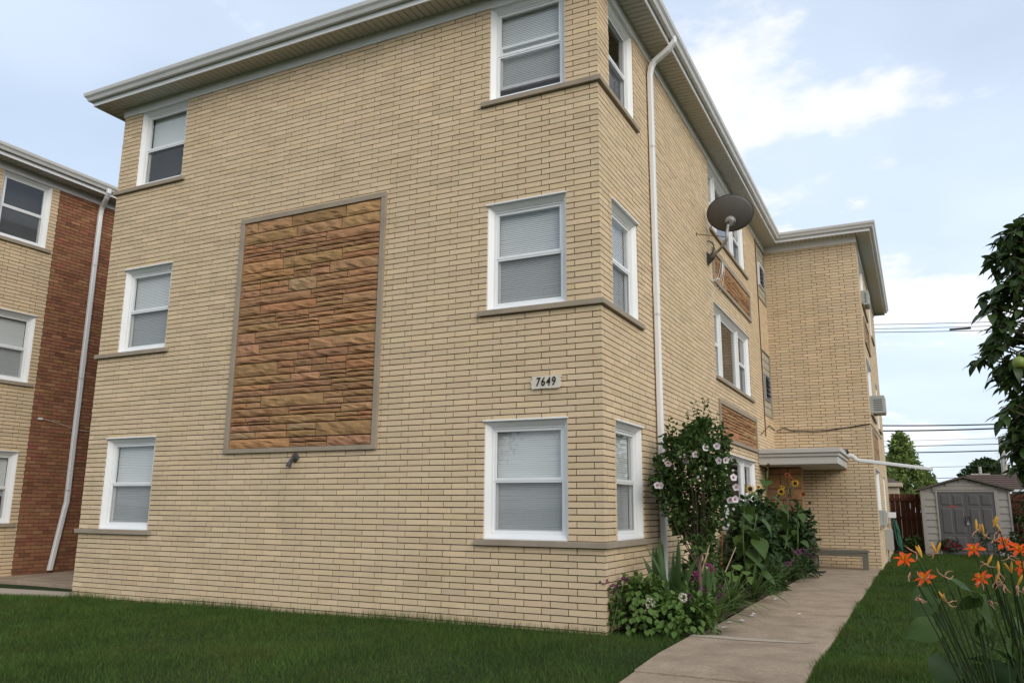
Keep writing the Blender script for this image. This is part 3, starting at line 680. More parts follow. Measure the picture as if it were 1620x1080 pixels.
dr = MB(); dr.lbox(SIDE, DOOR[0], DOOR[1], 0.06, 0.11, DOOR[2], DOOR[3]); door = dr.build('door', 'shed_door', apt, bevel=0.004)
m = MB(); m.lbox(SIDE, DOOR[0]+.15, DOOR[1]-.15, 0.05, 0.055, 0.9, 1.85); m.build('door_pane', 'window_glass', door)
m = MB(); m.lbox(SIDE, DOOR[0], DOOR[0]+.05, 0.0, 0.06, DOOR[2], DOOR[3]); m.lbox(SIDE, DOOR[1]-.05, DOOR[1], 0.0, 0.06, DOOR[2], DOOR[3]); m.lbox(SIDE, DOOR[0]+.05, DOOR[1]-.05, 0.0, 0.06, DOOR[3]-.05, DOOR[3]); m.build('door_frame', 'white_metal', door)
m = MB(); m.tube([SIDE(DOOR[1]-.12, 0.06, 0.95), SIDE(DOOR[1]-.12, 0.0, 0.95), SIDE(DOOR[1]-.2, 0.0, 0.95)], 0.012); m.build('handle', 'galvanised', door)
# the canopy drain: elbow and long leader running out over the lawn
m = MB(); q0, q1 = at(1345, 722, y=10.6), at(1476, 742, y=10.6)
m.rtube([q0+np.array([-.03, 0, .03]), q0+np.array([.05, 0, .02]), q0+np.array([.12, 0, -.06]), q0+np.array([.2, 0, -.085]), q1], 0.04, 0.036, (0, 1, 0)); ld = m.build('canopy_leader', 'white_metal', apt, bevel=0.004)
m = MB(); m.tube([(1.58, 10.55, 2.40), (1.62, 10.6, 2.43), (1.64, 10.62, 2.36)], 0.03); m.build('leader_outlet', 'dark_metal', ld)

# ------------------------------------------------------------------ things fixed to the building
def text_mesh(txt, size, depth):
    cu = bpy.data.curves.new('digit', 'FONT'); cu.body = txt; cu.size = size; cu.extrude = depth; cu.align_x = 'CENTER'; cu.align_y = 'CENTER'; cu.shear = 0.14; cu.offset = 0.0012
    o = bpy.data.objects.new('digit', cu); COL.objects.link(o); dg = bpy.context.evaluated_depsgraph_get(); me = bpy.data.meshes.new_from_object(o.evaluated_get(dg))
    bpy.data.objects.remove(o); me.materials.clear(); me.materials.append(MATS['black_paint']); return me
sc = at(863, 604, y=-0.03); sg_ = thing('house_number_sign', 'small pale wooden plaque with jagged ends reading 7649 on brick wall', 'sign', (sc[0], -0.005, sc[2]))
bd = MB(); hw, hh = 0.175, 0.07; g = random.Random(3); top, bot = [], []
lft = [(-hw+g.uniform(-.012, .02)*(q % 2*2-1), -hh+2*hh*q/8) for q in range(9)]; rgt = [(hw+g.uniform(-.012, .02)*(q % 2*2-1), hh-2*hh*q/8) for q in range(9)]
poly = lft+[(x, hh+g.uniform(-.003, .003)) for x in (-.1, 0, .1)]+rgt+[(x, -hh+g.uniform(-.003, .003)) for x in (.1, 0, -.1)]
n = len(poly); bd.v = [(sc[0]+x, -0.028, sc[2]+z) for x, z in poly]+[(sc[0]+x, -0.006, sc[2]+z) for x, z in poly]
bd.f = [tuple(range(n)), tuple(range(2*n-1, n-1, -1))]+[(q, (q+1) % n, n+(q+1) % n, n+q) for q in range(n)]; bd.build('board', 'sign_board', sg_, bevel=0.002)
for q, ch in enumerate('7649'):
    me = text_mesh(ch, 0.118, 0.003); M = Matrix.Translation((sc[0]-0.093+0.062*q, -0.032, sc[2]+0.002)) @ Matrix.Rotation(R(90), 4, 'X') @ Matrix.Diagonal((0.86, 1.12, 1, 1)); put('digit', me, M, sg_)
lc = at(466, 727, y=-0.02); lamp = thing('flood_light', 'small dark outdoor spotlight on brick wall below sandstone panel', 'lamp', (lc[0], -0.005, lc[2]))
m = MB(); m.lathe((lc[0], -0.005, lc[2]+0.03), [(0.0, 0.028), (0.045, 0.024), (0.055, 0.012), (0.055, 0.0)], 14, Matrix.Rotation(R(90), 3, 'X')); m.build('mount', 'dark_metal', lamp)
m = MB(); m.tube([(lc[0], -0.03, lc[2]+0.03), (lc[0]-.005, -0.06, lc[2]+.01), (lc[0]-.012, -0.075, lc[2]-.02)], 0.018); m.build('swivel', 'dark_metal', lamp)
m = MB(); dirv = Vector((-0.12, -0.35, -0.92)).normalized(); Mr = dirv.to_track_quat('Z', 'Y').to_matrix(); m.lathe((lc[0]-.012, -0.075, lc[2]-.01), [(0.0, -.015), (.02, -.013), (.022, .02), (.028, .035), (.035, .07), (.036, .08), (.031, .082)], 14, Mr); m.build('lamp_head', 'dark_metal', lamp, smooth=True)
m = MB(); m.lathe((lc[0]-.012, -0.075, lc[2]-.01), [(.031, .073), (.02, .079), (0, .081)], 14, Mr); m.build('lens', 'galvanised', lamp)

# satellite dish on its arm
wb = at(1119, 408, x=0.0); dish = thing('satellite_dish', 'dark grey satellite dish seen from behind on brick side wall', 'satellite dish', tuple(wb))
elb = at(1127, 406, x=0.30); tip = at(1149.5, 374, x=0.42); ctr = at(1151, 352, x=0.44)
m = MB(); m.hexa([(0.0, wb[1]-.05, wb[2]-.13), (.012, wb[1]-.05, wb[2]-.13), (.012, wb[1]+.07, wb[2]-.13), (0, wb[1]+.07, wb[2]-.13), (0.0, wb[1]-.05, wb[2]+.1), (.012, wb[1]-.05, wb[2]+.1), (.012, wb[1]+.07, wb[2]+.1), (0, wb[1]+.07, wb[2]+.1)])
m.add([(.01, wb[1]-.03, wb[2]-.12), (.01, wb[1]-.03, wb[2]+.08), (.13, wb[1]-.02, wb[2]+.03), (.12, wb[1]-.02, wb[2]-.02)], [(0, 1, 2, 3)]); m.add([(.01, wb[1]+.04, wb[2]-.12), (.01, wb[1]+.04, wb[2]+.08), (.13, wb[1]+.03, wb[2]+.03), (.12, wb[1]+.03, wb[2]-.02)], [(0, 1, 2, 3)])
m.build('wall_bracket', 'dark_metal', dish)
m = MB(); a = np.array([.05, wb[1], wb[2]-.01]); m.tube([a, (a+tip)/2+np.array([.03, 0, -.03]), tip+np.array([0, 0, -.06]), tip+np.array([0, 0, .02]), ctr+np.array([0, .03, -.03])], 0.024, 10); m.build('arm', 'galvanised', dish, smooth=True)
sw = at(1101.5, 370.5, x=0.0); m = MB(); m.tube([sw, tip+np.array([0, 0, -.01])], 0.0075, 6); m.box(-.001, .006, sw[1]-.015, sw[1]+.015, sw[2]-.03, sw[2]+.03); m.build('strut', 'rust', dish)
dc = at(1154.5, 338, x=0.45); ax = Vector((dc-CAM)).normalized()*0.80+Vector((0.08, 0.30, 0.33)); ax.normalize()
sx_ = ax.cross(Vector((0, 0, 1))).normalized(); sz_ = sx_.cross(ax).normalized(); m = MB(); nr, nn2 = 7, 40
for layer, off in ((0, 0.0), (1, 0.006)):
    for i in range(nr+1):
        f = i/nr
        for j in range(nn2):
            th = 2*math.pi*j/nn2; r = f; p = Vector(dc)+sx_*(0.385*r*math.cos(th))+sz_*(0.315*r*math.sin(th))+ax*(0.085*r*r-0.04+off); m.v.append(tuple(p))
o2 = (nr+1)*nn2
for i in range(nr):
    for j in range(nn2):
        q = (i*nn2+j, i*nn2+(j+1) % nn2, (i+1)*nn2+(j+1) % nn2, (i+1)*nn2+j); m.f.append(q); m.f.append(tuple(k+o2 for k in q[::-1]))
for j in range(nn2): m.f.append((nr*nn2+j, nr*nn2+(j+1) % nn2, o2+nr*nn2+(j+1) % nn2, o2+nr*nn2+j))
m.build('reflector', 'dish_grey', dish, smooth=True, fix=False)
m = MB(); rim = [Vector(dc)+sx_*(0.385*math.cos(2*math.pi*j/40))+sz_*(0.315*math.sin(2*math.pi*j/40))+ax*0.047 for j in range(41)]; m.tube(rim, 0.006, 6); m.build('rim', 'dark_metal', dish)
bk = Vector(dc)-ax*0.045-sz_*0.12; m = MB(); Mr = ax.to_track_quat('Z', 'Y').to_matrix()
m.lathe(bk, [(0, -.05), (.05, -.05), (.085, -.03), (.09, .01), (.06, .05)], 14, Mr); m.build('back_mount', 'galvanised', dish)
m = MB()
for sxx in (-1, 1): m.tube([bk+sx_*.07*sxx-ax*.03, bk+sx_*.06*sxx-ax*.06-sz_*.08], 0.012, 6)
m.tube([bk-ax*.06-sx_*.03, bk-ax*.10-sx_*.03+sz_*.02, bk-ax*.07-sx_*.03-sz_*.06], 0.014, 6); m.build('clamp', 'dark_metal', dish)
m = MB(); lp = Vector(dc)+ax*0.5-sz_*0.28; m.tube([bk+ax*.02-sz_*.05, Vector(dc)+ax*.2-sz_*.36, lp], 0.013, 6); m.lathe(lp, [(0, -.05), (.03, -.04), (.035, .04), (0, .06)], 10, Mr); m.build('feed_horn', 'galvanised', dish, smooth=True)
def sag(a, b, n=10, drop=0.1): return [np.array(a)*(1-t)+np.array(b)*t-np.array([0, 0, drop*4*t*(1-t)]) for t in [i/n for i in range(n+1)]]
m = MB(); m.tube([(0.02+0.09*math.cos(t*.42), wb[1]+.05+.02*math.sin(t*1.3), wb[2]+.18+.13*math.sin(t*.42)) for t in range(32)], 0.009, 6); m.tube(sag((.05, wb[1]+.05, wb[2]+.1), tip, 8, .12), .007, 6); m.build('coax_coil', 'cable_black', dish)
m = MB()
for q in range(4):
    e0 = at(1142+q, 415+2*q, x=.03); m.tube(sag(at(1141+q*2, 414+q, x=.04), at(1125+2*q, 440+2*q, x=.012), 8, .18+.05*q), .004, 5); m.tube([at(1143, 414, x=.04), at(1145-q, 428+q*2, x=.1), at(1139, 440, x=.06), at(1124+q, 443+q, x=.012)], .004, 5)
m.tube([at(1135, 447, x=.012), at(1125, 470, x=.010), at(1119, 500, x=.010)], .003, 5); m.build('white_cable', 'cable_white', dish)

# window air conditioners on the rear wing
def ac_unit(y, z, w_, h_, d_, lab):
    t = thing('air_conditioner', lab, 'air conditioner', (XW, y, z), 'window air conditioners on the rear wing')
    m = MB(); m.box(XW-0.05, XW+d_, y, y+w_, z, z+h_); m.build('housing', 'ac_white', t, bevel=0.01)
    for q in range(7):
        zz4 = z+h_*(0.15+0.1*q); m = MB(); m.box(XW+0.06, XW+d_-.05, y-0.004, y+0.001, zz4, zz4+0.014); m.build('vent_slot', 'plastic_dark', t)
    m = MB(); m.box(XW+d_, XW+d_+0.012, y+.04, y+w_-.04, z+.04, z+h_-.04); m.build('grille', 'galvanised', t); return t
ac_unit(12.75, Z(-1)+0.02, 0.62, 0.42, 0.30, 'air conditioner poking out of middle storey window of rear wing')
ac_unit(12.75, Z(-40)+0.02, 0.55, 0.36, 0.15, 'air conditioner in top storey window under the rear eave')
ac_unit(12.75, Z(37)+0.02, 0.5, 0.34, 0.12, 'air conditioner in ground storey window beside the bench')
ub = thing('utility_box', 'peeling white painted metal utility box on rear wing wall', 'utility box', (XW, 14.6, 0.2))
m = MB(); m.box(XW, XW+.17, 14.55, 14.95, .22, .72); m.build('box_body', 'ac_white', ub, bevel=.006); m = MB(); m.box(XW+.17, XW+.18, 14.57, 14.93, .24, .70); m.build('cover', 'galvanised', ub); m = MB(); m.tube([(XW+.05, 14.75, .22), (XW+.05, 14.75, -.08)], .02); m.build('conduit', 'galvanised', ub)
hs = thing('garden_hose', 'green garden hose hung in long loops beside rear wing', 'hose', (XW+.1, 18.2, 0.0)); m = MB()
for q in range(5):
    yy = 18.0+.05*q; m.tube([(XW+.12+.028*math.cos(t)*(1+.3*q)+.012*q+.05*(1-math.sin(t)), yy+.05*math.sin(t), .60+.42*math.sin(t*1.0)-.04*q) for t in [i*2*math.pi/18 for i in range(19)]], .017, 6)
m.build('hose_loops', 'hose_green', hs, smooth=True); m = MB(); m.box(XW, XW+.2, 18.0, 18.3, .98, 1.14); m.build('hanger', 'white_metal', hs, bevel=.01)
wc = thing('wall_cable', 'black cable strung across rear wing brickwork above canopy', 'cable', (0, YI, 3.0)); m = MB()
pts = [at(1204, 687, x=.012), at(1217, 673, x=.02), at(1226, 680, x=.015)]+[at(u, v, y=YI-.015) for u, v in ((1230, 681), (1237, 677), (1244, 677), (1250, 681), (1280, 681), (1310, 680), (1345, 675), (1376, 670))]+[np.array([XW+.015, YI+.2, 3.08]), np.array([XW+.015, YI+6, 3.2])]
m.tube(pts, .008, 6); m.tube([at(1228, 683, y=YI-.02), at(1290, 684, y=YI-.02), at(1376, 671, y=YI-.02)], .005, 5); m.build('cable_run', 'cable_black', wc)
m = MB(); m.tube([(0.012, 10.36, 7.3), (.012, 10.36, 4.5), (.012, 10.35, 2.75)], .011, 6); m.build('conduit', 'rust', wc)

# bench and mat by the door
bn = thing('bench', 'plain grey painted bench against rear wing wall under canopy', 'bench', (1.3, 10.9, -0.05))
for q in range(3):
    m = MB(); m.box(0.72, 1.88, 10.72+q*.135, 10.845+q*.135, .315, .36); m.build('seat_plank', 'grey_paint', bn, bevel=.006)
m = MB(); m.box(.74, 1.86, 10.735, 10.76, .235, .312); m.build('apron', 'grey_paint', bn, bevel=.004)
for x in (.76, 1.75):
    for y in (10.74, 11.02):
        m = MB(); m.box(x, x+.10, y, y+.09, -.047, .312); m.build('leg', 'grey_paint', bn, bevel=.005)
mt = MB(); mt.box(.55, 1.12, 9.35, 9.95, -.040, -.028); tag(mt.build('door_mat', 'rubber_mat', bevel=.004), 'small black door mat on walk before canopy', 'mat')

# ------------------------------------------------------------------ neighbouring building
NX = -11.95
nb = thing('neighbour_building', 'three-storey cream and red brick building across the side passage', 'building', (NX-4, 6, -0.15))
NF = lambda s, d, z: (NX-s, d, z); NS = lambda s, d, z: (NX-d, s, z)
nsH, nfH = [], []
for kb, kh in ROWS: nsH += [(4/3*U, SW, Z(kb), Z(kh)), (0, SW+.09, Z(kb+1), Z(kb))]; nfH += [(4/3*U, 4.65*U, Z(kb), Z(kh)), (0, 4.95*U, Z(kb+1), Z(kb))]
bm_ = MB(); backing(NF, W, -.3, ZF, nfH, bm_); backing(NS, 1.53, -.3, ZF, nsH, bm_)
bm_.add([(NX-W, .01, -.3), (NX-W, 14, -.3), (NX-W, 14, ZF), (NX-W, .01, ZF)], [(0, 1, 2, 3)]); bm_.add([(NX-W, 14, -.3), (NX-.01, 14, -.3), (NX-.01, 14, ZF), (NX-W, 14, ZF)], [(0, 1, 2, 3)])
nw = bm_.build('wall', 'mortar', nb, fix=False); bl2 = []
lay(NF, W, K0, K1, nfH, EV(U, U/3), bl2, EV(0, U/3), seed=22); lay(NS, 1.53, K0, K1, nsH, EV(U/3, U), bl2, EV(U/3, 0), seed=23); corner(K0, K1, NX, 0, bl2, sillz, seed=24)
emit_bricks(bl2, nw, 'cream_brick', 150, lambda co: co[0][1] < .05 and co[0][0] < NX-.05)
rb = MB(); backing(NS, 14, -.3, ZF, [], rb, s0=1.53); rw = rb.build('red_wall', 'red_mortar', nb, fix=False); bl3 = []
def red_tint(g):
    t = g.gauss(1, .10); w3 = g.random()
    return (t*.75, t*.76, t*.8) if w3 < .10 else (t*1.15, t*1.3, t*1.3) if w3 > .93 else (t, t*g.gauss(1, .08), t)
lay(NS, 7.2, K0, K1, [], lambda k: 1.535, bl3, lambda k: (0 if k % 2 else .1016), unit=.2032, tintf=red_tint, seed=25, depth=.07)
emit_bricks(bl3, rw, 'red_brick', 150)
for i, (kb, kh) in enumerate(ROWS):
    z0, z1 = Z(kb+1)+.004, Z(kb)-.001; e = .045; m = MB(); m.box(NX-4.95*U, NX+e, -e, .1, z0, z1); m.box(NX-.1, NX+e, .1005, SW+.09, z0, z1); m.build('sill', 'limestone', nb)
    window(nb, NS, 4/3*U, SW, Z(kb), Z(kh), blind=(.62, 1.0, 0)[i], cap=i < 2, seed=110+i); window(nb, NF, 4/3*U, 4.65*U, Z(kb), Z(kh), blind=.8, cap=i < 2, seed=120+i)
eaves(nb, [(NX-W, 0), (NX, 0), (NX, 14), (NX-W, 14)], [(-1, -1), (1, -1), (1, 1), (-1, 1)], [(0, True, True), (1, True, True)])
q0 = at(160, 330, x=NX+.05); q1 = at(75, 795, x=NX+.05); q2 = at(55, 903, x=NX+.05); gt = at(152, 297, x=NX+.40)
downspout(nb, (NX+.40, q0[1]-.12), (NX+.05, q0[1]), 1, q1[2], [Vector((NX+.052, q0[1]-.02, q1[2]-.08)), Vector((NX+.07, q0[1]-.20, q2[2]))])
m = MB(); p0 = at(63, 662, x=NX); m.box(NX-.005, NX+.03, p0[1]-.04, p0[1]+.04, p0[2]-.02, p0[2]+.02); m.tube([p0+np.array([.02, .05, 0]), at(90, 668, x=NX+.02), at(115, 678, x=NX+.02), at(150, 684, x=NX+.02)], .004, 5); m.build('wall_wire', 'cable_white', nb)

# ------------------------------------------------------------------ back yard: shed, fence, far houses, wires
SY = 19.5; shed = thing('garden_shed', 'grey plastic garden shed with dark double doors', 'shed', (4.1, SY+.9, -.06))
sx0, sx1, ze, za = 2.93, 5.28, 1.80, 2.15; D2 = 1.9
m = MB(); m.box(sx0+.02, sx1-.02, SY+.03, SY+D2, -.06, ze); m.add([(sx0+.02, SY+.03, ze), (sx1-.02, SY+.03, ze), (4.12, SY+.03, za-.03), (sx0+.02, SY+D2, ze), (sx1-.02, SY+D2, ze), (4.12, SY+D2, za-.03)], [(0, 1, 2), (3, 5, 4)]); m.build('shed_wall', 'shed_vinyl', shed)
for a, b2 in ((sx0+.02, 3.40), (4.86, sx1-.02)):
    zc = -.05
    for q in range(9):
        h = .197; m = MB(); m.hexa([(a+.1, SY-.012, zc), (b2-.05, SY-.012, zc), (b2-.05, SY+.03, zc), (a+.1, SY+.03, zc), (a+.1, SY+.012, zc+h), (b2-.05, SY+.012, zc+h), (b2-.05, SY+.03, zc+h), (a+.1, SY+.03, zc+h)]); m.build('siding_plank', 'shed_vinyl', shed); zc += h
    for xx in ((a, a+.1), (b2-.05, b2)): m = MB(); m.box(xx[0], xx[1], SY-.03, SY+.03, -.055, ze-.02); m.build('corner_post', 'shed_vinyl', shed, bevel=.006)
m = MB(); m.box(3.3, 4.96, SY-.025, SY+.03, 1.745, 1.79); m.build('door_head', 'shed_vinyl', shed)
for q in range(3):
    z0 = 1.80+q*.105; inset = (z0+.1-ze)/(za-ze); x0 = sx0+.02+(4.12-sx0)*max(0, inset); x1 = sx1-.02-(sx1-4.12)*max(0, inset); m = MB(); m.box(x0, x1, SY-.012+.004*q, SY+.03, z0, z0+.1); m.build('gable_plank', 'shed_vinyl', shed, bevel=.004)
for a, b2, s_ in ((3.405, 4.128, 1), (4.134, 4.855, -1)):
    m = MB(); m.box(a, b2, SY-.015, SY+.02, -.04, 1.74); dd = m.build('door', 'shed_door', shed, bevel=.006)
    for (z0, z1) in ((1.36, 1.66), (.55, 1.27), (.05, .45)):
        for c in (0, 1):
            x0 = a+.07+c*.32; x1 = x0+.26; p = MB(); p.hexa([(x0, SY-.017, z0), (x1, SY-.017, z0), (x1, SY-.017, z1), (x0, SY-.017, z1), (x0+.03, SY-.032, z0+.03), (x1-.03, SY-.032, z0+.03), (x1-.03, SY-.032, z1-.03), (x0+.03, SY-.032, z1-.03)]); p.build('door_panel', 'shed_door', dd)
    p = MB(); hx = b2-.05 if s_ > 0 else a+.05; p.tube([(hx, SY-.016, .86), (hx, SY-.06, .88), (hx, SY-.06, 1.02), (hx, SY-.016, 1.04)], .012, 6); p.build('handle', 'black_paint', dd)
m = MB(); m.box(4.10, 4.16, SY-.07, SY-.05, .80, .86); m.tube([(4.11, SY-.06, .86), (4.115, SY-.06, .91), (4.145, SY-.06, .91), (4.15, SY-.06, .86)], .006, 6); m.build('padlock', 'galvanised', shed)
m = MB(); m.box(3.68, 3.90, SY-.018, SY-.0155, 1.30, 1.335); m.build('door_plate', 'red_paint', shed)
rf = MB(); e = .1
for s_, xa in ((-1, sx0-e), (1, sx1+e)):
    rf.hexa([(xa, SY-.12, ze-.03), (4.12, SY-.12, za), (4.12, SY+D2+.1, za), (xa, SY+D2+.1, ze-.03), (xa, SY-.12, ze+.02), (4.12, SY-.12, za+.055), (4.12, SY+D2+.1, za+.055), (xa, SY+D2+.1, ze+.02)])
rf.build('roof', 'shed_roof', shed)
fn = thing('wooden_fence', 'dark red-brown board fence behind the lawn beside the shed', 'fence', (2.5, 21.2, -.06)); g = random.Random(9); FY = 21.2
x = 1.2
while x < 9.0:
    w2 = .138; top = 1.72+g.uniform(-.01, .012); m = MB(); m.box(x, x+w2, FY-.01+g.uniform(-.004, .004), FY+.012, -.05, top); m.build('board', 'fence_wood', fn); x += w2+.006
for z in (.25, .92, 1.5): m = MB(); m.box(1.2, 9.0, FY-.06, FY-.016, z, z+.085); m.build('rail', 'fence_wood', fn)
for xx in (1.3, 3.7, 6.1, 8.5): m = MB(); m.box(xx, xx+.09, FY-.10, FY-.062, -.06, 1.78); m.build('post', 'fence_wood', fn)
# low white lattice strip of pickets seen through the gap by the fence foot
def house(name, lab, x0, x1, y0, y1, zw, zr, axis='x', m_w='beige_siding', m_r='brown_shingle'):
    t = thing(name, lab, 'house', ((x0+x1)/2, (y0+y1)/2, -.06)); m = MB(); m.box(x0, x1, y0, y1, -.06, zw)
    m.build('wall', m_w, t); r_ = MB(); e = .35; ym = (y0+y1)/2
    nrow = 14
    for s_ in (-1, 1):
        ya = y0-e if s_ < 0 else y1+e
        for q in range(nrow):
            f0, f1 = q/nrow, (q+1)/nrow; yA, yB = ya+(ym-ya)*f0, ya+(ym-ya)*f1; zA, zB = zw-.1+(zr-zw+.1)*f0, zw-.1+(zr-zw+.1)*f1
            r_.hexa([(x0-e, yA, zA), (x1+e, yA, zA), (x1+e, yB, zB), (x0-e, yB, zB), (x0-e, yA, zA+.05), (x1+e, yA, zA+.05), (x1+e, yB, zB+.02), (x0-e, yB, zB+.02)])
    r_.build('roof', m_r, t)
    g1 = MB(); g1.add([(x0, y0, zw), (x0, y1, zw), (x0, ym, zr-.06), (x1, y0, zw), (x1, y1, zw), (x1, ym, zr-.06)], [(0, 1, 2), (3, 5, 4)]); g1.build('gable', m_w, t)
    for wx in np.arange(x0+1, x1-1.2, 2.6):
        f = MB(); f.box(wx, wx+1, y0-.05, y0+.02, .9, 2.1); wn = f.build('window', 'white_metal', t); f = MB(); f.box(wx+.08, wx+.92, y0-.06, y0-.052, .98, 2.02); f.build('pane', 'room_dark', wn)
    return t
a = at(1549, 757, y=33); b2 = at(1640, 750, y=33)
hz_ = at(1570, 751, y=36)[2]
house('bungalow', 'far bungalow with brown shingle roof beyond the shed', a[0], a[0]+9, 32, 40, hz_-1.3, hz_)
cx = at(1413, 768, y=31); gh = thing('garage', 'little beige garage with brown hipped roof beyond the fence', 'garage', (cx[0]-.6, 31.5, -.06)); m = MB(); x0, x1 = cx[0]-2.2, at(1421, 770, y=31)[0]; zt = at(1415, 769, y=31)[2]; m.box(x0, x1, 31, 33, -.06, zt); m.build('wall', 'beige_siding', gh)
m = MB(); m.box(x0-.15, x1+.15, 30.85, 33.15, zt, zt+.16); m.build('eave_board', 'beige_siding', gh); m = MB(); m.v = [(x0-.15, 30.85, zt+.162), (x1+.15, 30.85, zt+.162), (x1+.15, 33.15, zt+.162), (x0-.15, 33.15, zt+.162), (x0+.6, 32, zt+.5), (x1-.6, 32, zt+.5)]; m.f = [(0, 1, 5, 4), (1, 2, 5), (2, 3, 4, 5), (3, 0, 4)]; m.build('roof', 'brown_shingle', gh)
def pole(u, vt, y, r, lab):
    t_ = at(u, vt, y=y); p = thing('utility_pole', lab, 'pole', (t_[0], y, -.06)); m = MB(); m.tube([(t_[0], y, -.06), tuple(t_)], [r, r*.85], 8); m.build('shaft', 'pole_wood', p)
    if vt > 700: m = MB(); m.box(t_[0]-.5, t_[0]+.5, y-.05, y+.05, t_[2]-.5, t_[2]-.4); m.build('crossarm', 'pole_wood', p)
    return p
pole(1583, 690, 42, .17, 'pale utility pole rising behind bungalow roof, topmost part among apple leaves'); pole(1550, 738, 48, .1, 'slim pale pole standing behind the shed roof')
WIRES = [(512, 505, 30, .012), (519, 511, 30, .012), (524, 519, 30, .014), (670, 665, 24, .022), (679, 670, 24, .024), (697, 689, 42, .009), (705, 699, 42, .02), (714, 708, 42, .03), (739, 733, 42, .012), (757, 750, 42, .016)]
NM = ['topmost thin overhead wire crossing above the shed roof', 'second thin overhead wire from the top of the bundle', 'overhead wire carrying a short dark splice sleeve', 'upper of two thick black service cables beyond rear wing', 'lower of two thick black service cables beyond rear wing', 'faint hair-thin wire below the thick service cables', 'grey utility line above the lowest heavy black line', 'heavy black utility line crossing the conifer-shaped tree top', 'thin pale wire passing the canopy leader tip level', 'lowest thin wire just above shed roof ridge']
for (vl, vr, y, r), nm in zip(WIRES, NM):
    a, b2 = at(1330, vl+2, y=y), at(1760, vr-3, y=y); o = MB().tube(sag(a, b2, 16, .10 if r > .02 else .05), r, 6).build('overhead_wire', 'cable_black', smooth=True); tag(o, nm, 'wire', 'overhead wires behind the building')
    if nm.startswith('overhead wire carrying'): MB().tube([at(1502, 521.3, y=y), at(1536, 518.8, y=y)], .045, 8).build('splice_sleeve', 'cable_black', o)

# ------------------------------------------------------------------ plants
def leaf_shape(kind):
    return {'oval': [0, .55, .92, 1, .82, .45, 0], 'lance': [.06, .6, .95, 1, .8, .45, 0], 'heart': [.5, 1.0, 1.0, .82, .55, .25, 0], 'strap': [.75, .95, 1, .98, .88, .62, 0], 'round': [.5, .95, 1.1, 1.1, .95, .62, .12], 'petal': [.18, .5, .85, 1, .95, .65, .08]}[kind]
LM = {}
def leaf_mesh(name, m, kind, wid, fold=.25, droop=.25, wave=0.0, seed=0):
    g = random.Random(seed); w_ = leaf_shape(kind); n = len(w_)-1; b = MB()
    for i, a in enumerate(w_):
        t = i/n; ang = droop*t; x = t*(1-.18*droop*t); z = -droop*t*t*.55
        hw = a*wid/2; jz = wave*math.sin(t*9+seed)
        for s in (-1, -.5, 0, .5, 1):
            b.v.append((x-(.10 if kind == 'heart' and i == 0 and abs(s) > .6 else 0), s*hw, z+abs(s)*hw*fold+(jz*abs(s) if abs(s) > .4 else 0)*math.copysign(1, s)))
    for i in range(n):
        for j in range(4): b.f.append((i*5+j, i*5+j+1, (i+1)*5+j+1, (i+1)*5+j))
    me = bpy.data.meshes.new(name); me.from_pydata(b.v, [], b.f); me.materials.append(MATS[m]); me.polygons.foreach_set('use_smooth', [True]*len(me.polygons)); return me
def quad_leaves(name, P, A, Nn, Lh, Wd, m, parent=None, fold=.3):
    """many small folded leaves in one mesh"""
    P, A, Nn = map(lambda q: np.asarray(q, float), (P, A, Nn)); A /= np.linalg.norm(A, axis=1, keepdims=True)+1e-9
    Nn = Nn-A*np.sum(A*Nn, 1, keepdims=True); Nn /= np.linalg.norm(Nn, axis=1, keepdims=True)+1e-9; B = np.cross(Nn, A); Lh = np.asarray(Lh)[:, None]; Wd = np.asarray(Wd)[:, None]; n = len(P)
    V = np.empty((n, 6, 3)); V[:, 0] = P; V[:, 1] = P+A*Lh*.35+B*Wd*.5+Nn*Wd*fold; V[:, 2] = P+A*Lh*.72+B*Wd*.36+Nn*Wd*fold*.4; V[:, 3] = P+A*Lh-Nn*Lh*.15; V[:, 4] = P+A*Lh*.72-B*Wd*.36+Nn*Wd*fold*.4; V[:, 5] = P+A*Lh*.35-B*Wd*.5+Nn*Wd*fold
    b = BASE[parent.name] if parent else np.zeros(3); V = (V-b).reshape(-1, 3); base = np.arange(n)[:, None]*6
    F = np.concatenate([base+np.array([[0, 1, 2, 3]]), base+np.array([[0, 3, 4, 5]])]).astype(np.int32)
    me = bpy.data.meshes.new(name); me.vertices.add(len(V)); me.vertices.foreach_set('co', V.astype(np.float32).ravel()); me.loops.add(F.size); me.loops.foreach_set('vertex_index', F.ravel()); me.polygons.add(len(F)); me.polygons.foreach_set('loop_start', np.arange(0, F.size, 4, dtype=np.int32)); me.update(calc_edges=True)
    return stuff(link(name, me, m, parent))
def rdir(g, up=0.0):
    th = g.uniform(0, 6.283); z = g.uniform(-1, 1); r = math.sqrt(1-z*z); v = Vector((r*math.cos(th), r*math.sin(th), z+up)); return v.normalized()
def flower_cluster(name, c, r, n, size, m, parent, g, flat=.7):
    P, A, Nn, Ls = [], [], [], []
    for _ in range(n):
        d = rdir(g, .4); P.append(Vector(c)+Vector((d.x*r, d.y*r, d.z*r*flat))); A.append(d+rdir(g)*.7); Nn.append(rdir(g, .5)); Ls.append(size*g.uniform(.7, 1.3))
    o = quad_leaves(name, P, A, Nn, Ls, [q*.8 for q in Ls], m, parent); del o['kind']; return o

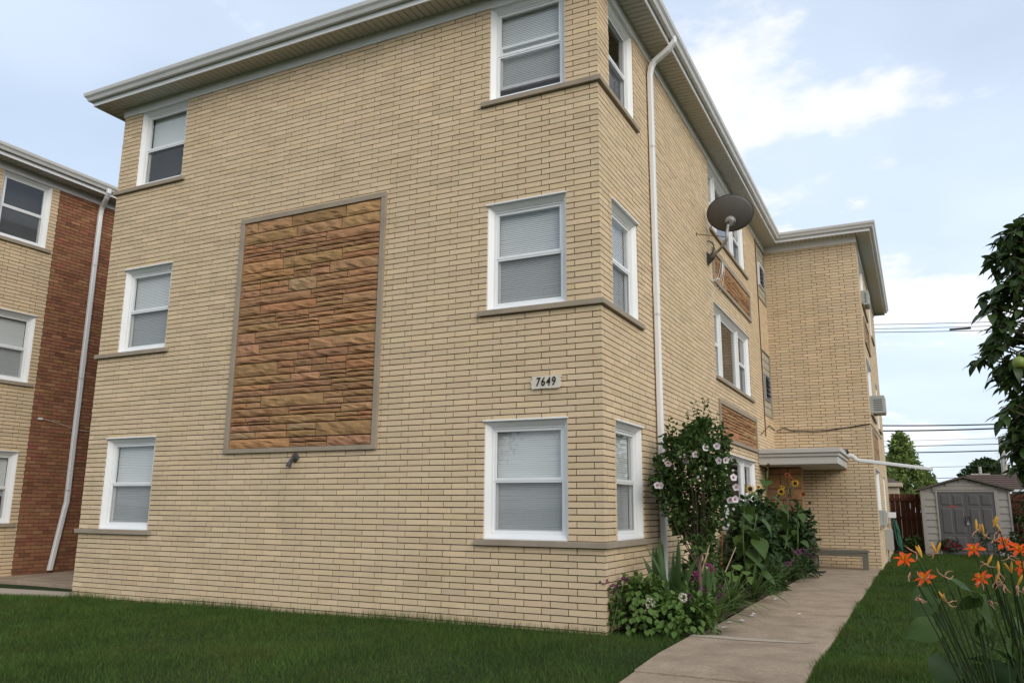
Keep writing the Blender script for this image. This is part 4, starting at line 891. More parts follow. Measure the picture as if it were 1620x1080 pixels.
# white-flowered hibiscus shrub
g = random.Random(101); bx = .58; hb = at(1107, 925, x=bx); shrub = thing('hibiscus_shrub', 'upright hibiscus shrub with white red-eyed flowers beside white downspout', 'shrub', (hb[0], hb[1], -.03)); by = hb[1]
m = MB(); m.tube([(bx, by, -.05), (bx+.01, by-.02, .35), (bx, by, .62), (bx+.02, by+.03, .85)], [.03, .026, .022, .016], 8); tr = m.build('trunk', 'bark', shrub, smooth=True)
mid_ = at(1098, 760, y=by); kpx = np.linalg.norm(mid_-CAM)/FPX; tips = []
outl = [(1098, 682, 14), (1120, 672, 10), (1068, 705, 20), (1140, 700, 18), (1050, 740, 16), (1145, 740, 22), (1040, 765, 10), (1085, 735, 40), (1120, 735, 40), (1075, 770, 40), (1115, 775, 42), (1140, 775, 22), (1060, 800, 24), (1100, 805, 38), (1130, 800, 30), (1085, 830, 22), (1112, 835, 24), (1105, 855, 14), (1100, 715, 34), (1060, 765, 30), (1075, 815, 24), (1122, 705, 24), (1085, 700, 18)]
P, A, Nn, Ls = [], [], [], []
m = MB()
for q, (u, v, r) in enumerate(outl):
    for rep in range(2):
        c = Vector(at(u+g.uniform(-8, 8), v+g.uniform(-8, 8), y=by+g.uniform(-.32, .32))); root_ = Vector((bx+g.uniform(-.03, .03), by+g.uniform(-.03, .03), .6+g.uniform(-.1, .15)))
        if c.z > root_.z+.1: m.tube([root_, root_.lerp(c, .5)+Vector((0, 0, -.06)), c+Vector((0, 0, .1))], [.009, .005, .002], 5)
        for _ in range(int(30+r*2.7)):
            d = rdir(g); p = c+Vector((d.x*.8, d.y, d.z*1.15))*(r*kpx*g.random()**.45)
            if p.x < .06: p.x = .06+g.random()*.1
            ad = (p-Vector((bx, by, 1.0))); ad.z *= .3; ad = ad.normalized()*.7+rdir(g)*.8+Vector((0, 0, -.1)); P.append(p); A.append(ad); Nn.append(rdir(g, 1.2)); Ls.append(g.uniform(.045, .085))
        for s in range(14):         # leafy shoot tips standing up out of the crown
            if v > 730: break
            t = s/14; p = c+Vector((g.uniform(-.02, .02), g.uniform(-.02, .02), .05+t*.28)); P.append(p); A.append(rdir(g, .3)); Nn.append(rdir(g, 1)); Ls.append(g.uniform(.03, .055))
m.build('branches', 'bark', shrub); quad_leaves('foliage', P, A, Nn, Ls, [q*.62 for q in Ls], 'leaf_mid', shrub)
PW = leaf_mesh('petal', 'petal_white', 'round', 1.05, .1, -.2, .03); PE = MB().lathe((0, 0, 0), [(0, .012), (.35, .02), (.42, .04)], 10)
fl = [(1100, 718), (1086, 727), (1134, 705), (1138, 728), (1148, 727), (1057, 732), (1046, 768), (1040, 767), (1155, 790), (1163, 789), (1160, 755), (1165, 770), (1115, 708), (1067, 740), (1116, 740), (1105, 754), (1160, 745), (1076, 722), (1082, 720), (1093, 723), (1160, 805), (1152, 830), (1075, 716), (1050, 728)]
for q, (u, v) in enumerate(fl):
    c = Vector(at(u, v, y=by-g.uniform(.34, .48))); face = (Vector(CAM)-c).normalized()+rdir(g)*.55; face.normalize(); rr = .044 if q < 13 else .026
    t1 = face.cross(Vector((0, 0, 1))).normalized(); t2 = t1.cross(face); fm = MB()
    for k in range(5):
        th = k*1.2566+.3; d = t1*math.cos(th)+t2*math.sin(th)+face*(.25 if q < 13 else 1.6); M = frame_from(c, d, face, rr); base = len(fm.v); fm.v += [tuple(M @ Vector(x.co)) for x in PW.vertices]; fm.f += [tuple(i+base for i in p.vertices) for p in PW.polygons]
    f = fm.build('flower', 'petal_white', shrub, smooth=True, fix=False)
    if q < 13:
        e = MB(); e.lathe(c+face*.008, [(0, .010), (.006, .008), (.010, .004), (.012, .0)], 10, face.to_track_quat('Z', 'Y').to_matrix()); e.build('eye', 'petal_eye', f); e = MB(); e.tube([c, c+face*.035], [.004, .003], 5); e.build('stamen', 'petal_cream', f)
# props and stakes
tag(MB().tube([at(1109, 908, x=.56), at(1117, 880, x=.55), at(1124, 852, x=.53), at(1133, 830, x=.50)], [.014, .013, .011, .006], 7).build('dead_stalk', 'dry_stalk', smooth=True), 'bare tan stalk leaning against hibiscus trunk', 'stalk')
tag(MB().tube([at(1147, 905, x=.6), at(1164, 865, x=.52)], .007, 6).build('garden_stake', 'dry_stalk'), 'thin pale stake tilted among flower bed leaves', 'stake')
tag(MB().tube([at(1141, 893, x=.2), at(1143, 842, x=.15)], .016, 6).build('garden_post', 'rust'), 'short rusty brown post standing in flower bed by wall', 'post')

# sunflowers
HE = [leaf_mesh('sun_leaf', 'leaf_mid', 'heart', .78, .18, .5, .02, s) for s in range(3)]; HB = [leaf_mesh('sun_leaf', 'leaf_dark', 'heart', .78, .18, .55, .02, s+5) for s in range(2)]
PY = leaf_mesh('ray', 'petal_yellow', 'petal', .34, .1, .15); PR = leaf_mesh('ray', 'petal_rust', 'petal', .34, .1, .15)
def sunflower(base, top, lab, heads, nleaf, seed, lsize=.22, mats=HE):
    g = random.Random(seed); t = thing('sunflower', lab, 'sunflower', tuple(base), 'sunflowers along the bed'); b0, tp = Vector(base), Vector(top)
    pth = [b0+(tp-b0)*q/8+Vector((math.sin(q*.9+seed)*.02, math.cos(q*.7+seed)*.02, 0)) for q in range(9)]; m = MB(); m.tube(pth, [.017-.0012*q for q in range(9)], 7)
    brs = []
    for (hp, fdir, mt_, r) in heads:
        hp = Vector(hp); k = min(range(4, 9), key=lambda q: abs(pth[q].z-(hp.z-.25))); m.tube([pth[k], pth[k].lerp(hp, .6)+Vector((0, 0, -.03)), hp-Vector(fdir).normalized()*.02], [.008, .007, .006], 6)
    m.build('stem', 'stem_green', t, smooth=True)
    for q in range(nleaf):
        f = .22+.74*q/nleaf; i = min(7, int(f*8)); p = pth[i].lerp(pth[i+1], f*8-i); th = q*2.4+seed; out = Vector((math.cos(th), math.sin(th), 0)); pet = p+out*.09+Vector((0, 0, .05)); s = lsize*g.uniform(.65, 1.15)*(1.15-.55*abs(f-.5))
        if pet.x < .1: out.x = abs(out.x)*.5; pet = p+out*.09+Vector((0, 0, .05))
        ax_ = out+Vector((0, 0, g.uniform(-1.1, -.25))); put('leaf', g.choice(mats), frame_from(pet, ax_, Vector((out.x*.6, out.y*.6, 1))+rdir(g)*.3, s), t)
    for (hp, fdir, mt_, r) in heads:
        fd = Vector(fdir).normalized(); hp = Vector(hp); r *= .85; t1 = fd.orthogonal().normalized(); t2 = fd.cross(t1); Mr = fd.to_track_quat('Z', 'Y').to_matrix(); d = MB(); d.lathe(hp, [(0, .018), (r*.3, .016), (r*.46, .006), (r*.5, -.008), (r*.3, -.03), (0, -.035)], 14, Mr); hd = d.build('flower_head', 'seed_disc', t)
        for k in range(13):
            th = k*.483; put('ray', PY if mt_ == 'y' else PR, frame_from(hp+(t1*math.cos(th)+t2*math.sin(th))*r*.38, t1*math.cos(th)+t2*math.sin(th)+fd*g.uniform(-.2, .35), fd, r*g.uniform(.55, .72)), hd)
cdir = lambda p, s=1.0: tuple((Vector(CAM)-Vector(p)).normalized()*s+Vector((.15, 0, -.25)))
H1, H1b = at(1187, 773, x=.72), at(1180, 763, x=.66); sunflower((.5, at(1178, 900, x=.5)[1], -.03), at(1176, 765, x=.62), 'tall sunflower with bright yellow dark-eyed bloom nearest hibiscus', [(H1, cdir(H1), 'y', .085), (at(1200, 770, x=.7), (.3, -.5, .8), 'y', .05)], 11, 1, .26)
H2, H2b = at(1216, 736, x=.7), at(1211, 738, x=.7); sunflower((.45, at(1200, 905, x=.45)[1], -.03), at(1213, 745, x=.62), 'tallest sunflower whose nodding yellow head reaches canopy level', [(H2, (.5, .2, -.75), 'y', .075)], 10, 2, .26)
H3 = at(1236, 777, x=.74); sunflower((.5, at(1222, 900, x=.5)[1], -.03), at(1228, 785, x=.62), 'bushy sunflower with two yellow blooms in front of sandstone pier', [(H3, cdir(H3), 'y', .08), (at(1238, 770, x=.7), (.5, -.6, .7), 'y', .05)], 11, 3, .25)
H4, H5, H6 = at(1246, 751, x=.72), at(1252, 758, x=.76), at(1258, 764, x=.8); sunflower((.55, at(1238, 905, x=.55)[1], -.03), at(1249, 770, x=.68), 'sunflower carrying a rusty red bloom among darker seed heads', [(H4, (.4, -.7, .5), 'r', .075), (H5, (.5, -.8, .2), 'r', .06), (H6, cdir(H6), 'y', .085)], 11, 4, .24)
H7, H8 = at(1271, 781, x=.98), at(1281, 795, x=1.02); sunflower((.72, at(1255, 900, x=.72)[1], -.03), at(1266, 795, x=.9), 'spindly sunflower with drooping brown heads leaning over the walk', [(H7, (.6, -.5, -.3), 'r', .07), (H8, (.5, -.4, -.6), 'r', .06)], 10, 5, .2)
sunflower((.62, at(1190, 915, x=.62)[1], -.03), at(1196, 812, x=.72), 'shorter sunflower plant without a bloom at the walk edge', [], 9, 6, .28); sunflower((.3, at(1215, 890, x=.3)[1], -.03), at(1222, 800, x=.35), 'leafy sunflower without bloom close to the triple window', [], 10, 7, .25, HB)

def bush(name, lab, cat, c, rad, n, ls, m, seed, up=.2, wr=.6, group=None, stems=True):
    """a rounded bush: leaf-covered mound of given radii standing on c"""
    g = random.Random(seed); t = thing(name, lab, cat, tuple(c), group); c = Vector(c); P, A, Nn, Ls = [], [], [], []; cl = []
    for _ in range(max(6, n//45)):
        d = rdir(g, .35); k = g.uniform(.45, .95); cl.append(Vector((d.x*rad[0]*k, d.y*rad[1]*k, rad[2]*(.5+.5*d.z)*min(1, k+.15))))
    for _ in range(n):
        q = g.choice(cl); d = rdir(g); p = q+Vector((d.x*rad[0], d.y*rad[1], d.z*rad[2]))*(.34*g.random()**.5)
        if p.z < .02: p.z = .02+.05*g.random()
        o = Vector((p.x/rad[0], p.y/rad[1], p.z/rad[2]-.3)); P.append(c+p); A.append(o.normalized()*.9+rdir(g)*.7+Vector((0, 0, -.25))); Nn.append(o.normalized()*.6+Vector((0, 0, up+.6))+rdir(g)*.5); Ls.append(ls*g.uniform(.6, 1.3))
    quad_leaves('foliage', P, A, Nn, Ls, [q*wr for q in Ls], m, t, fold=.2)
    if stems:
        mm = MB()
        for q in cl[:14]: mm.tube([c+Vector((q.x*.15, q.y*.15, -.02)), c+Vector((q.x*.5, q.y*.5, q.z*.6)), c+q], [.007, .005, .003], 5)
        mm.build('stems', 'stem_dark', t)
    return t
bush('leafy_shrub', 'dark broad-leaved shrub beside the bench end of the bed', 'shrub', at(1258, 905, z=-.03), (.34, .9, 1.08), 1500, .13, 'leaf_dark', 202, wr=.7)
bush('leafy_shrub', 'dense dark green shrub under the sunflowers by the wall', 'shrub', (.38, 6.4, -.03), (.36, 1.7, 1.15), 2200, .13, 'leaf_dark', 203, wr=.7)

bush('leafy_shrub', 'mid green leafy growth around the hibiscus foot', 'shrub', (.36, 2.5, -.03), (.26, .7, .85), 800, .09, 'leaf_mid', 204, wr=.6)
# hydrangea at the corner: large leaves are separate pieces over a leafy mass
HL = [leaf_mesh('hyd_leaf', 'leaf_bright', 'oval', .66, .22, .35, .015, s) for s in range(3)]
def hydrangea(c, rad, nl, nbig, lab, seed, blooms, lm='leaf_bright', ls=.066):
    t = bush('hydrangea', lab, 'hydrangea', c, rad, nl, ls, lm, seed, wr=.62); g = random.Random(seed+1); c = Vector(c)
    for _ in range(nbig):
        th = g.uniform(-2.6, .9); zf = g.uniform(.1, 1); r = math.sqrt(max(.05, 1-(zf*.9)**2)); d = Vector((math.cos(th)*r*rad[0], math.sin(th)*r*rad[1], zf*rad[2])); o = Vector((math.cos(th), math.sin(th), .1))
        put('leaf', g.choice(HL), frame_from(c+d*.97, o*.8+Vector((g.uniform(-.4, .4), g.uniform(-.4, .4), g.uniform(-1, -.1))), o*.8+Vector((0, 0, .6)), ls*g.uniform(1.0, 1.5)), t)
    for (p, r, mt_) in blooms: flower_cluster('bloom', p, r, 90, r*.55, mt_, t, g, 1.1)
    return t
hydrangea((.27, .36, -.06), (.34, .34, .44), 1100, 110, 'low bright green hydrangea against the building corner', 301, [])
hydrangea((.66, .42, -.06), (.34, .36, .38), 1000, 110, 'bright green hydrangea bearing one round white bloom', 302, [(at(1029, 954, y=.16), .037, 'petal_cream'), (at(1080, 945, y=.25), .032, 'petal_cream')])

# sword-leaved clumps
SWm = [leaf_mesh('sword', 'leaf_sword', 'strap', .095, .25, dr, 0, s) for s, dr in enumerate((.05, .25, .5))]; STm = [leaf_mesh('strap', 'leaf_strap', 'strap', .045, .3, dr, 0, s) for s, dr in enumerate((.6, 1.1, 1.5))]; SDm = [leaf_mesh('strap', 'leaf_mid', 'strap', .045, .3, dr, 0, s) for s, dr in enumerate((.6, 1.1, 1.5))]
def clump(name, lab, cat, c, n, ln, ms, spread, seed, group=None):
    g = random.Random(seed); t = thing(name, lab, cat, tuple(c), group)
    for _ in range(n):
        th = g.uniform(0, 6.283); sp = spread*g.uniform(.15, 1.0); d = Vector((math.cos(th)*sp, math.sin(th)*sp, 1)); p = Vector(c)+Vector((math.cos(th), math.sin(th), 0))*g.uniform(0, .07); me = ms[min(2, int(sp/spread*3))] if len(ms) == 3 else g.choice(ms)
        out = Vector((math.cos(th), math.sin(th), -.05)); nrm = Vector((-out.x, -out.y, 1.2)) if spread > .4 else Vector((math.cos(th+1.3), math.sin(th+1.3), .1)); M = frame_from(p, d, nrm*1.0, ln*g.uniform(.65, 1.1))
        if p.x+d.normalized().x*ln < .04: continue
        put('leaf', me, M, t)
    return t
c0 = at(1062, 965, y=.78); clump('iris_clump', 'iris clump with stiff upright sword leaves in front of downspout', 'iris', (.42, .86, -.04), 20, .86, SWm, .35, 401)
clump('iris_clump', 'smaller dark iris clump behind the hibiscus trunk', 'iris', (.22, 2.6, -.04), 16, .62, SWm, .35, 402); clump('iris_clump', 'narrow iris clump against brick between downspout and hibiscus', 'iris', (.16, 1.7, -.04), 14, .55, SWm, .3, 403); clump('iris_clump', 'grey-green iris fan at the walk side of the magenta flowers', 'iris', (.62, 1.6, -.04), 18, .62, SWm, .55, 404)
clump('daylily_clump', 'strappy green clump flopping onto walk beside hydrangea', 'daylily', (.78, .62, -.04), 46, .55, STm, .9, 411); clump('daylily_clump', 'strappy leaf clump arching over walk near fallen petals', 'daylily', (.78, 1.45, -.04), 46, .60, STm, .9, 412); clump('daylily_clump', 'strappy leaf clump midway along the walk edge', 'daylily', (.74, 2.5, -.04), 44, .62, STm, .9, 413); clump('daylily_clump', 'dark strappy clump under the sunflower stems', 'daylily', (.76, 3.8, -.04), 44, .62, SDm, .9, 414); clump('daylily_clump', 'dark grassy clump below the purple phlox', 'daylily', (.80, 5.6, -.04), 44, .60, SDm, .9, 415); clump('daylily_clump', 'dark grassy clump close to the door mat', 'daylily', (.82, 7.4, -.04), 44, .60, SDm, .9, 416)
RL = [leaf_mesh('broad', 'leaf_bright', 'round', .8, .1, .3, .03, s) for s in range(2)]
t = thing('broad_leaf_seedling', 'young plant with round bright leaves between iris and sunflowers', 'plant', (.66, 2.2, -.04)); g = random.Random(5); mm = MB()
for (u, v, s) in ((1163, 893, .17), (1158, 912, .16), (1178, 903, .15), (1150, 905, .12), (1190, 912, .14)):
    p = Vector(at(u, v, x=.66)); mm.tube([(.66, 2.2, -.04), p.lerp(Vector((.66, 2.2, -.04)), .4)+Vector((0, 0, .03)), p], .005, 5); put('leaf', g.choice(RL), frame_from(p-Vector((0, 0, 0)), Vector((.5, -.4, -.5))+rdir(g)*.5, Vector((.4, -.7, .7)), s), t)
mm.build('stems', 'stem_green', t)
def bloom_plant(lab, pts, base, m, r, seed, name='phlox', size=.02, leaf='leaf_mid', nb=40):
    g = random.Random(seed); t = thing(name, lab, name, tuple(base)); mm = MB(); P, A, Nn, Ls = [], [], [], []
    for p in pts:
        p = Vector(p); b0 = Vector(base)+Vector((g.uniform(-.08, .08), g.uniform(-.1, .1), 0)); k = b0.lerp(p, .5)+Vector((0, 0, .04)); mm.tube([b0, k, p], [.006, .005, .004], 5)
        for q in range(14):
            f = g.uniform(.15, .92); P.append(b0.lerp(p, f)+Vector((0, 0, .04*4*f*(1-f)))); A.append(rdir(g, .1)); Nn.append(rdir(g, 1.2)); Ls.append(g.uniform(.05, .10))
        flower_cluster('bloom', p, r*g.uniform(.8, 1.15), nb, size, m, t, g)
    mm.build('stems', 'stem_green', t); quad_leaves('leaves', P, A, Nn, Ls, [q*.3 for q in Ls], leaf, t); return t
bloom_plant('pale purple spidery flowers by the building corner', [at(955, 921, y=.03), at(988, 918, y=.18), at(971, 930, y=.1)], (.06, .12, -.05), 'petal_purple', .03, 501, 'spider_flower', .03, nb=26)
bloom_plant('two bright magenta phlox heads beside hibiscus trunk', [at(1097, 911, x=.55), at(1120, 899, x=.55)], (.55, 1.9, -.05), 'petal_magenta', .062, 502, 'phlox', .03)
bloom_plant('loose purple phlox sprays above strappy leaves', [at(u, v, x=.74) for u, v in ((1088, 946), (1111, 938), (1113, 955), (1104, 960), (1134, 941), (1136, 930), (1140, 948), (1127, 953))], (.72, .85, -.05), 'petal_purple', .045, 503, 'phlox', .026)
bloom_plant('mauve phlox mound between dark clumps along the walk', [at(u, v, x=.82) for u, v in ((1247, 892), (1256, 886), (1240, 897), (1262, 888), (1268, 893))], (.75, 5.2, -.05), 'petal_purple', .055, 504, 'phlox', .026)
bloom_plant('mauve phlox mound leaning over walk next to bench', [at(u, v, x=.98) for u, v in ((1270, 872), (1278, 877), (1286, 870), (1262, 874), (1283, 881))], (.85, 7.8, -.05), 'petal_purple', .06, 505, 'phlox', .028)
bush('leafy_mound', 'low dark mound of foliage under mauve phlox', 'plant', (.80, 5.2, -.06), (.26, .8, .38), 520, .07, 'leaf_mid', 511, wr=.35); bush('leafy_mound', 'dark foliage mound spilling over walk near bench', 'plant', (.86, 7.9, -.06), (.30, .8, .45), 560, .08, 'leaf_dark', 512, wr=.35); bush('leafy_mound', 'fine-leaved green mound behind the second strappy clump', 'plant', (.45, 3.2, -.06), (.3, .7, .36), 420, .08, 'leaf_mid', 513, wr=.4)
g = random.Random(8)
for q, (u, v) in enumerate(((1145, 993), (1173, 982), (1189, 974), (1195, 971), (1152, 985), (1226, 948), (1156, 981), (1264, 971))):
    p = Vector(at(u, v, z=-.038)); m = MB()
    for k in range(3):
        th = g.uniform(0, 6.28); a_ = Vector((math.cos(th), math.sin(th), .25)); M = frame_from(p, a_, (0, 0, 1), .045 if q < 6 else .03); base = len(m.v); m.v += [tuple(M @ Vector(x.co)) for x in PW.vertices]; m.f += [tuple(i+base for i in f.vertices) for f in PW.polygons]
    tag(m.build('fallen_petals', 'petal_white', smooth=True, fix=False), 'small white fallen petals lying on the concrete walk', 'petals', 'fallen petals on the walk')

# ------------------------------------------------------------------ foreground: daylilies, broad leaves, apple tree
TD = 3.35
DP = leaf_mesh('petal', 'petal_orange', 'petal', .5, .22, 1.0, .06, 2); DS = leaf_mesh('petal', 'petal_orange', 'lance', .32, .3, 1.05, .03, 4); BU = MB().lathe((0, 0, 0), [(.02, 0), (.09, .2), (.13, .5), (.10, .8), (.03, 1)], 8)
def lily_flower(c, fd, r, parent, g):
    fd = Vector(fd).normalized(); c = Vector(c); t1 = fd.orthogonal().normalized(); t2 = fd.cross(t1); Mr = fd.to_track_quat('Z', 'Y').to_matrix(); m = MB(); m.lathe(c-fd*r*.75, [(.003, -.01), (r*.10, r*.1), (r*.17, r*.45), (r*.28, r*.8)], 9, Mr); f = m.build('flower', 'petal_throat', parent, smooth=True)
    for k in range(6):
        th = k*1.047+g.uniform(-.1, .1); d = t1*math.cos(th)+t2*math.sin(th); put('petal', DP if k % 2 else DS, frame_from(c-fd*r*.28+d*r*.12, d*.85+fd*g.uniform(.45, .8), fd-d*.8, r*g.uniform(.92, 1.12)), f)
    m = MB()
    for k in range(5): d = rdir(g)*.25+fd; m.tube([c-fd*r*.3, c+d.normalized()*r*.55], [.0012, .0012], 4)
    m.build('stamens', 'petal_throat', f)
def daylily(lab, base, stems, seed):
    g = random.Random(seed); b0 = Vector(base); t = thing('daylily', lab, 'daylily', base, 'orange daylilies in the foreground')
    for (u, v, dt, kind) in stems:
        tipp = Vector(at(u, v, t=TD+dt)); br = b0+Vector((g.uniform(-.06, .06), g.uniform(-.06, .06), 0)); k1 = br.lerp(tipp, .55)+Vector((0, 0, .06)); pth = [br, br.lerp(k1, .5)+Vector((0, 0, .02)), k1, k1.lerp(tipp, .6)+Vector((0, 0, .012)), tipp]; MB().tube(pth, [.0042, .004, .0035, .003, .0022], 6).build('stem', 'stem_dark', t, smooth=True)
        for kd in kind:
            off = rdir(g)*.018; c = tipp+Vector(off)
            if kd == 'F': lily_flower(tipp+Vector((0, 0, .015)), Vector((CAM-np.array(tipp))).normalized()*.35+Vector((g.uniform(-.7, .3), -.2, .55)), .041, t, g)
            elif kd == 'B':
                d = (Vector((g.uniform(-.6, .6), g.uniform(-.3, .3), 1))).normalized(); M = frame_from(tipp, d, (0, -1, .1), .075); m = MB(); Mr = d.to_track_quat('Z', 'Y').to_matrix(); m.lathe(tipp, [(.002, -.004), (.0045, .01), (.0062, .024), (.0045, .04), (.0012, .05)], 8, Mr); m.build('bud', 'petal_bud', t, smooth=True)
            else:
                m = MB(); d = Vector((g.uniform(-.8, .8), g.uniform(-.4, .2), g.uniform(-.9, .4))); p = tipp
                for q in range(3):
                    pts = [p]; dd = d+rdir(g)*.6
                    for s in range(5): dd = (dd+rdir(g)*.8).normalized(); pts.append(pts[-1]+dd*.010)
                    m.tube(pts, [.0026, .003, .0026, .0022, .0016, .0008], 5)
                m.build('withered_bloom', 'petal_faded', t, smooth=True)
    return t
Bz = -.22
daylily('daylily stalks with two open orange blooms over the right lawn', tuple(at(1640, 1180, t=TD+.05)*np.array([1, 1, 0])+np.array([0, 0, Bz])), [(1432, 888, .1, 'F'), (1463, 918, 0, 'FW'), (1440, 905, .05, 'W'), (1445, 872, .1, 'W'), (1458, 880, .12, 'BB'), (1482, 874, .15, 'BBW'), (1497, 952, -.05, 'BW'), (1452, 945, 0, 'WW'), (1494, 912, .05, 'W')], 601)
daylily('daylily stalks crowded with withered blooms and three open orange ones', tuple(at(1665, 1180, t=TD+.3)*np.array([1, 1, 0])+np.array([0, 0, Bz])), [(1541, 872, .2, 'F'), (1552, 918, .1, 'FW'), (1575, 920, .15, 'WB'), (1562, 893, .15, 'WB'), (1582, 838, .3, 'BW'), (1556, 845, .3, 'BWB'), (1590, 862, .3, 'FW'), (1570, 855, .25, 'W'), (1600, 905, .2, 'BB'), (1588, 925, .1, 'WW'), (1596, 880, .2, 'W'), (1545, 838, .3, 'BW'), (1572, 832, .3, 'BB'), (1580, 905, .15, 'BW'), (1565, 950, .1, 'W')], 602)
daylily('daylily stalks with orange blooms beneath the apple tree leaves', tuple(at(1700, 1180, t=TD+.1)*np.array([1, 1, 0])+np.array([0, 0, Bz])), [(1613, 872, 0, 'F'), (1618, 900, .05, 'FB'), (1610, 925, 0, 'BW'), (1618, 935, .1, 'W'), (1635, 880, .1, 'F')], 603)
BR = [leaf_mesh('big', mm_, 'heart', .85, .12, dr, .035, s) for s, (mm_, dr) in enumerate((('leaf_mid', .6), ('leaf_mid', .9), ('leaf_dark', .7), ('leaf_mid', .7)))]
bp = at(1600, 1150, t=3.4); t = thing('broad_leaf_plant', 'broad heart-leaved plant growing through the orange daylilies', 'plant', (bp[0], bp[1], Bz)); mm = MB(); g = random.Random(66); b0 = Vector((bp[0], bp[1], Bz))
for (u, v, s, k, ax_) in ((1478, 942, .19, 1, (-.8, .2, -.5)), (1515, 925, .22, 3, (.9, .2, -.25)), (1552, 958, .26, 1, (.8, .1, -.7)), (1482, 990, .18, 0, (-1, 0, -.25)), (1497, 978, .09, 2, (-.8, 0, -.3)), (1495, 1040, .18, 2, (-.3, -.5, -.6)), (1515, 1055, .14, 1, (.8, -.2, -.5)), (1520, 1025, .09, 2, (.3, 0, -.6)), (1545, 985, .12, 0, (.3, .1, -.8)), (1560, 1002, .10, 2, (.5, 0, -.5)), (1592, 1015, .13, 0, (.4, 0, -.6)), (1605, 985, .14, 0, (.6, 0, -.5)), (1550, 1060, .14, 0, (.2, -.2, -.8)), (1540, 945, .13, 0, (-.3, .3, -.8)), (1590, 1050, .16, 2, (-.4, -.2, -.8)), (1560, 1085, .16, 2, (-.4, -.2, -.6)), (1615, 1020, .15, 0, (.4, 0, -.7))):
    p = Vector(at(u, v, t=TD+.15+g.uniform(-.1, .2))); mm.tube([b0, b0.lerp(p, .6)+Vector((0, 0, .06)), p], [.006, .004, .003], 5)
    av = _rt*ax_[0]+_f*ax_[1]+_up*ax_[2]; put('leaf', BR[k], frame_from(p, av, Vector(_up)*.8-Vector(_f)*.55+rdir(g)*.45, s*.86), t)
mm.build('stems', 'stem_dark', t, smooth=True)
clump('daylily_clump', 'daylily foliage clump at the foot of the orange blooms', 'daylily', tuple(at(1625, 1150, t=TD+.1)*np.array([1, 1, 0])+np.array([0, 0, Bz])), 40, .66, SDm, .75, 421)
bush('leafy_mound', 'leafy dark green undergrowth around the orange daylily stalks', 'plant', tuple(at(1640, 1120, t=3.6)*np.array([1, 1, 0])+np.array([0, 0, Bz])), (.36, .3, .62), 520, .11, 'leaf_mid', 514, wr=.6)
# apple tree
AL = [leaf_mesh('apple_leaf', 'leaf_apple', 'lance', .42, .22, dr, .02, s) for s, dr in enumerate((.5, .8, 1.1))]
ac_ = at(1705, 600, t=4.6); apple = thing('apple_tree', 'young apple tree with drooping glossy leaves above the daylilies', 'tree', (ac_[0], ac_[1], -.3)); g = random.Random(909)
m = MB(); m.tube([(ac_[0], ac_[1], -.32), (ac_[0]+.02, ac_[1], .6), (ac_[0]-.01, ac_[1]+.02, 1.5), (ac_[0], ac_[1], 2.2), (ac_[0]-.02, ac_[1], 2.75)], [.055, .047, .038, .025, .008], 9); trk = m.build('trunk', 'bark', apple, smooth=True)
LB = [(345, 1592), (365, 1562), (395, 1572), (435, 1580), (455, 1548), (480, 1541), (520, 1547), (545, 1541), (575, 1562), (600, 1560), (640, 1562), (665, 1592), (685, 1572), (705, 1575), (730, 1582), (765, 1597), (800, 1608), (840, 1625), (880, 1650)]
leaves = []; mb = MB()
for (v, ul) in LB:
    for rep in range(17):
        vv = v+g.uniform(-13, 13)
        if rep < 3: P0 = Vector(at(ul+26+rep*10, v+4-rep*8, t=4.6+g.uniform(-.12, .12)))
        else:
            rr_ = (1705-ul-22)/FPX*4.6; th = g.uniform(0, 6.283); zz5 = at(1705, vv, t=4.6)[2]; k = g.uniform(.3, 1.0)**.6; P0 = Vector((ac_[0]+math.cos(th)*rr_*k, ac_[1]+math.sin(th)*rr_*k, zz5))
        root_ = Vector((ac_[0], ac_[1], P0.z-.18-.1*g.random())); mb.tube([root_, root_.lerp(P0, .6)+Vector((0, 0, .03)), P0], [.008, .006, .003], 5)
        o = (P0-Vector((ac_[0], ac_[1], P0.z)))
        o = o.normalized() if o.length > .01 else Vector((1, 0, 0))
        for q in range(9):
            th = q*2.4+rep; sd_ = Vector((math.cos(th), math.sin(th), 0)); d = o*g.uniform(.5, 1.1)+sd_*.75+Vector((0, 0, g.uniform(-.55, .35))); p = P0+o*(-.012*q)+Vector((0, 0, .012*(q-4))); leaves.append((p, d, g.uniform(.08, .135)))
mb.build('branches', 'bark', apple)
key = []
for i, (p, d, s) in enumerate(leaves):
    u, v = px(np.array(p)); key.append((0 if 1530 < u < 1625 else 1, (Vector(CAM)-p).length, i))
key.sort(); crown = bpy.data.objects.new('crown', None); COL.objects.link(crown); crown.parent = apple; BASE[crown.name] = BASE[apple.name]; rest = []
for n_, (a_, b_, i) in enumerate(key):
    p, d, s = leaves[i]; nr_ = Vector((0, 0, 1))+rdir(g)*.45
    if n_ < 300: put('leaf', g.choice(AL), frame_from(p, d, nr_, s), crown)
    else: rest.append((p, d, nr_, s))
fm = MB()
for (p, d, nr_, s) in rest:
    me = AL[len(fm.v) % 3]; M = frame_from(p, d, nr_, s); base = len(fm.v); fm.v += [tuple(M @ x.co) for x in me.vertices]; fm.f += [tuple(i+base for i in f.vertices) for f in me.polygons]
stuff(fm.build('foliage', 'leaf_apple', crown, smooth=True, fix=False))
for (u, v) in ((1612, 573), (1640, 470)):
    c = Vector(at(u, v, t=4.2)); m = MB(); m.lathe(c, [(.003, .024), (.012, .030), (.026, .022), (.032, 0), (.028, -.02), (.014, -.032), (.003, -.028)], 14); m.tube([c+Vector((0, 0, .025)), c+Vector((.01, 0, .06))], .0025, 5); m.build('apple', 'apple_skin', apple, smooth=True)

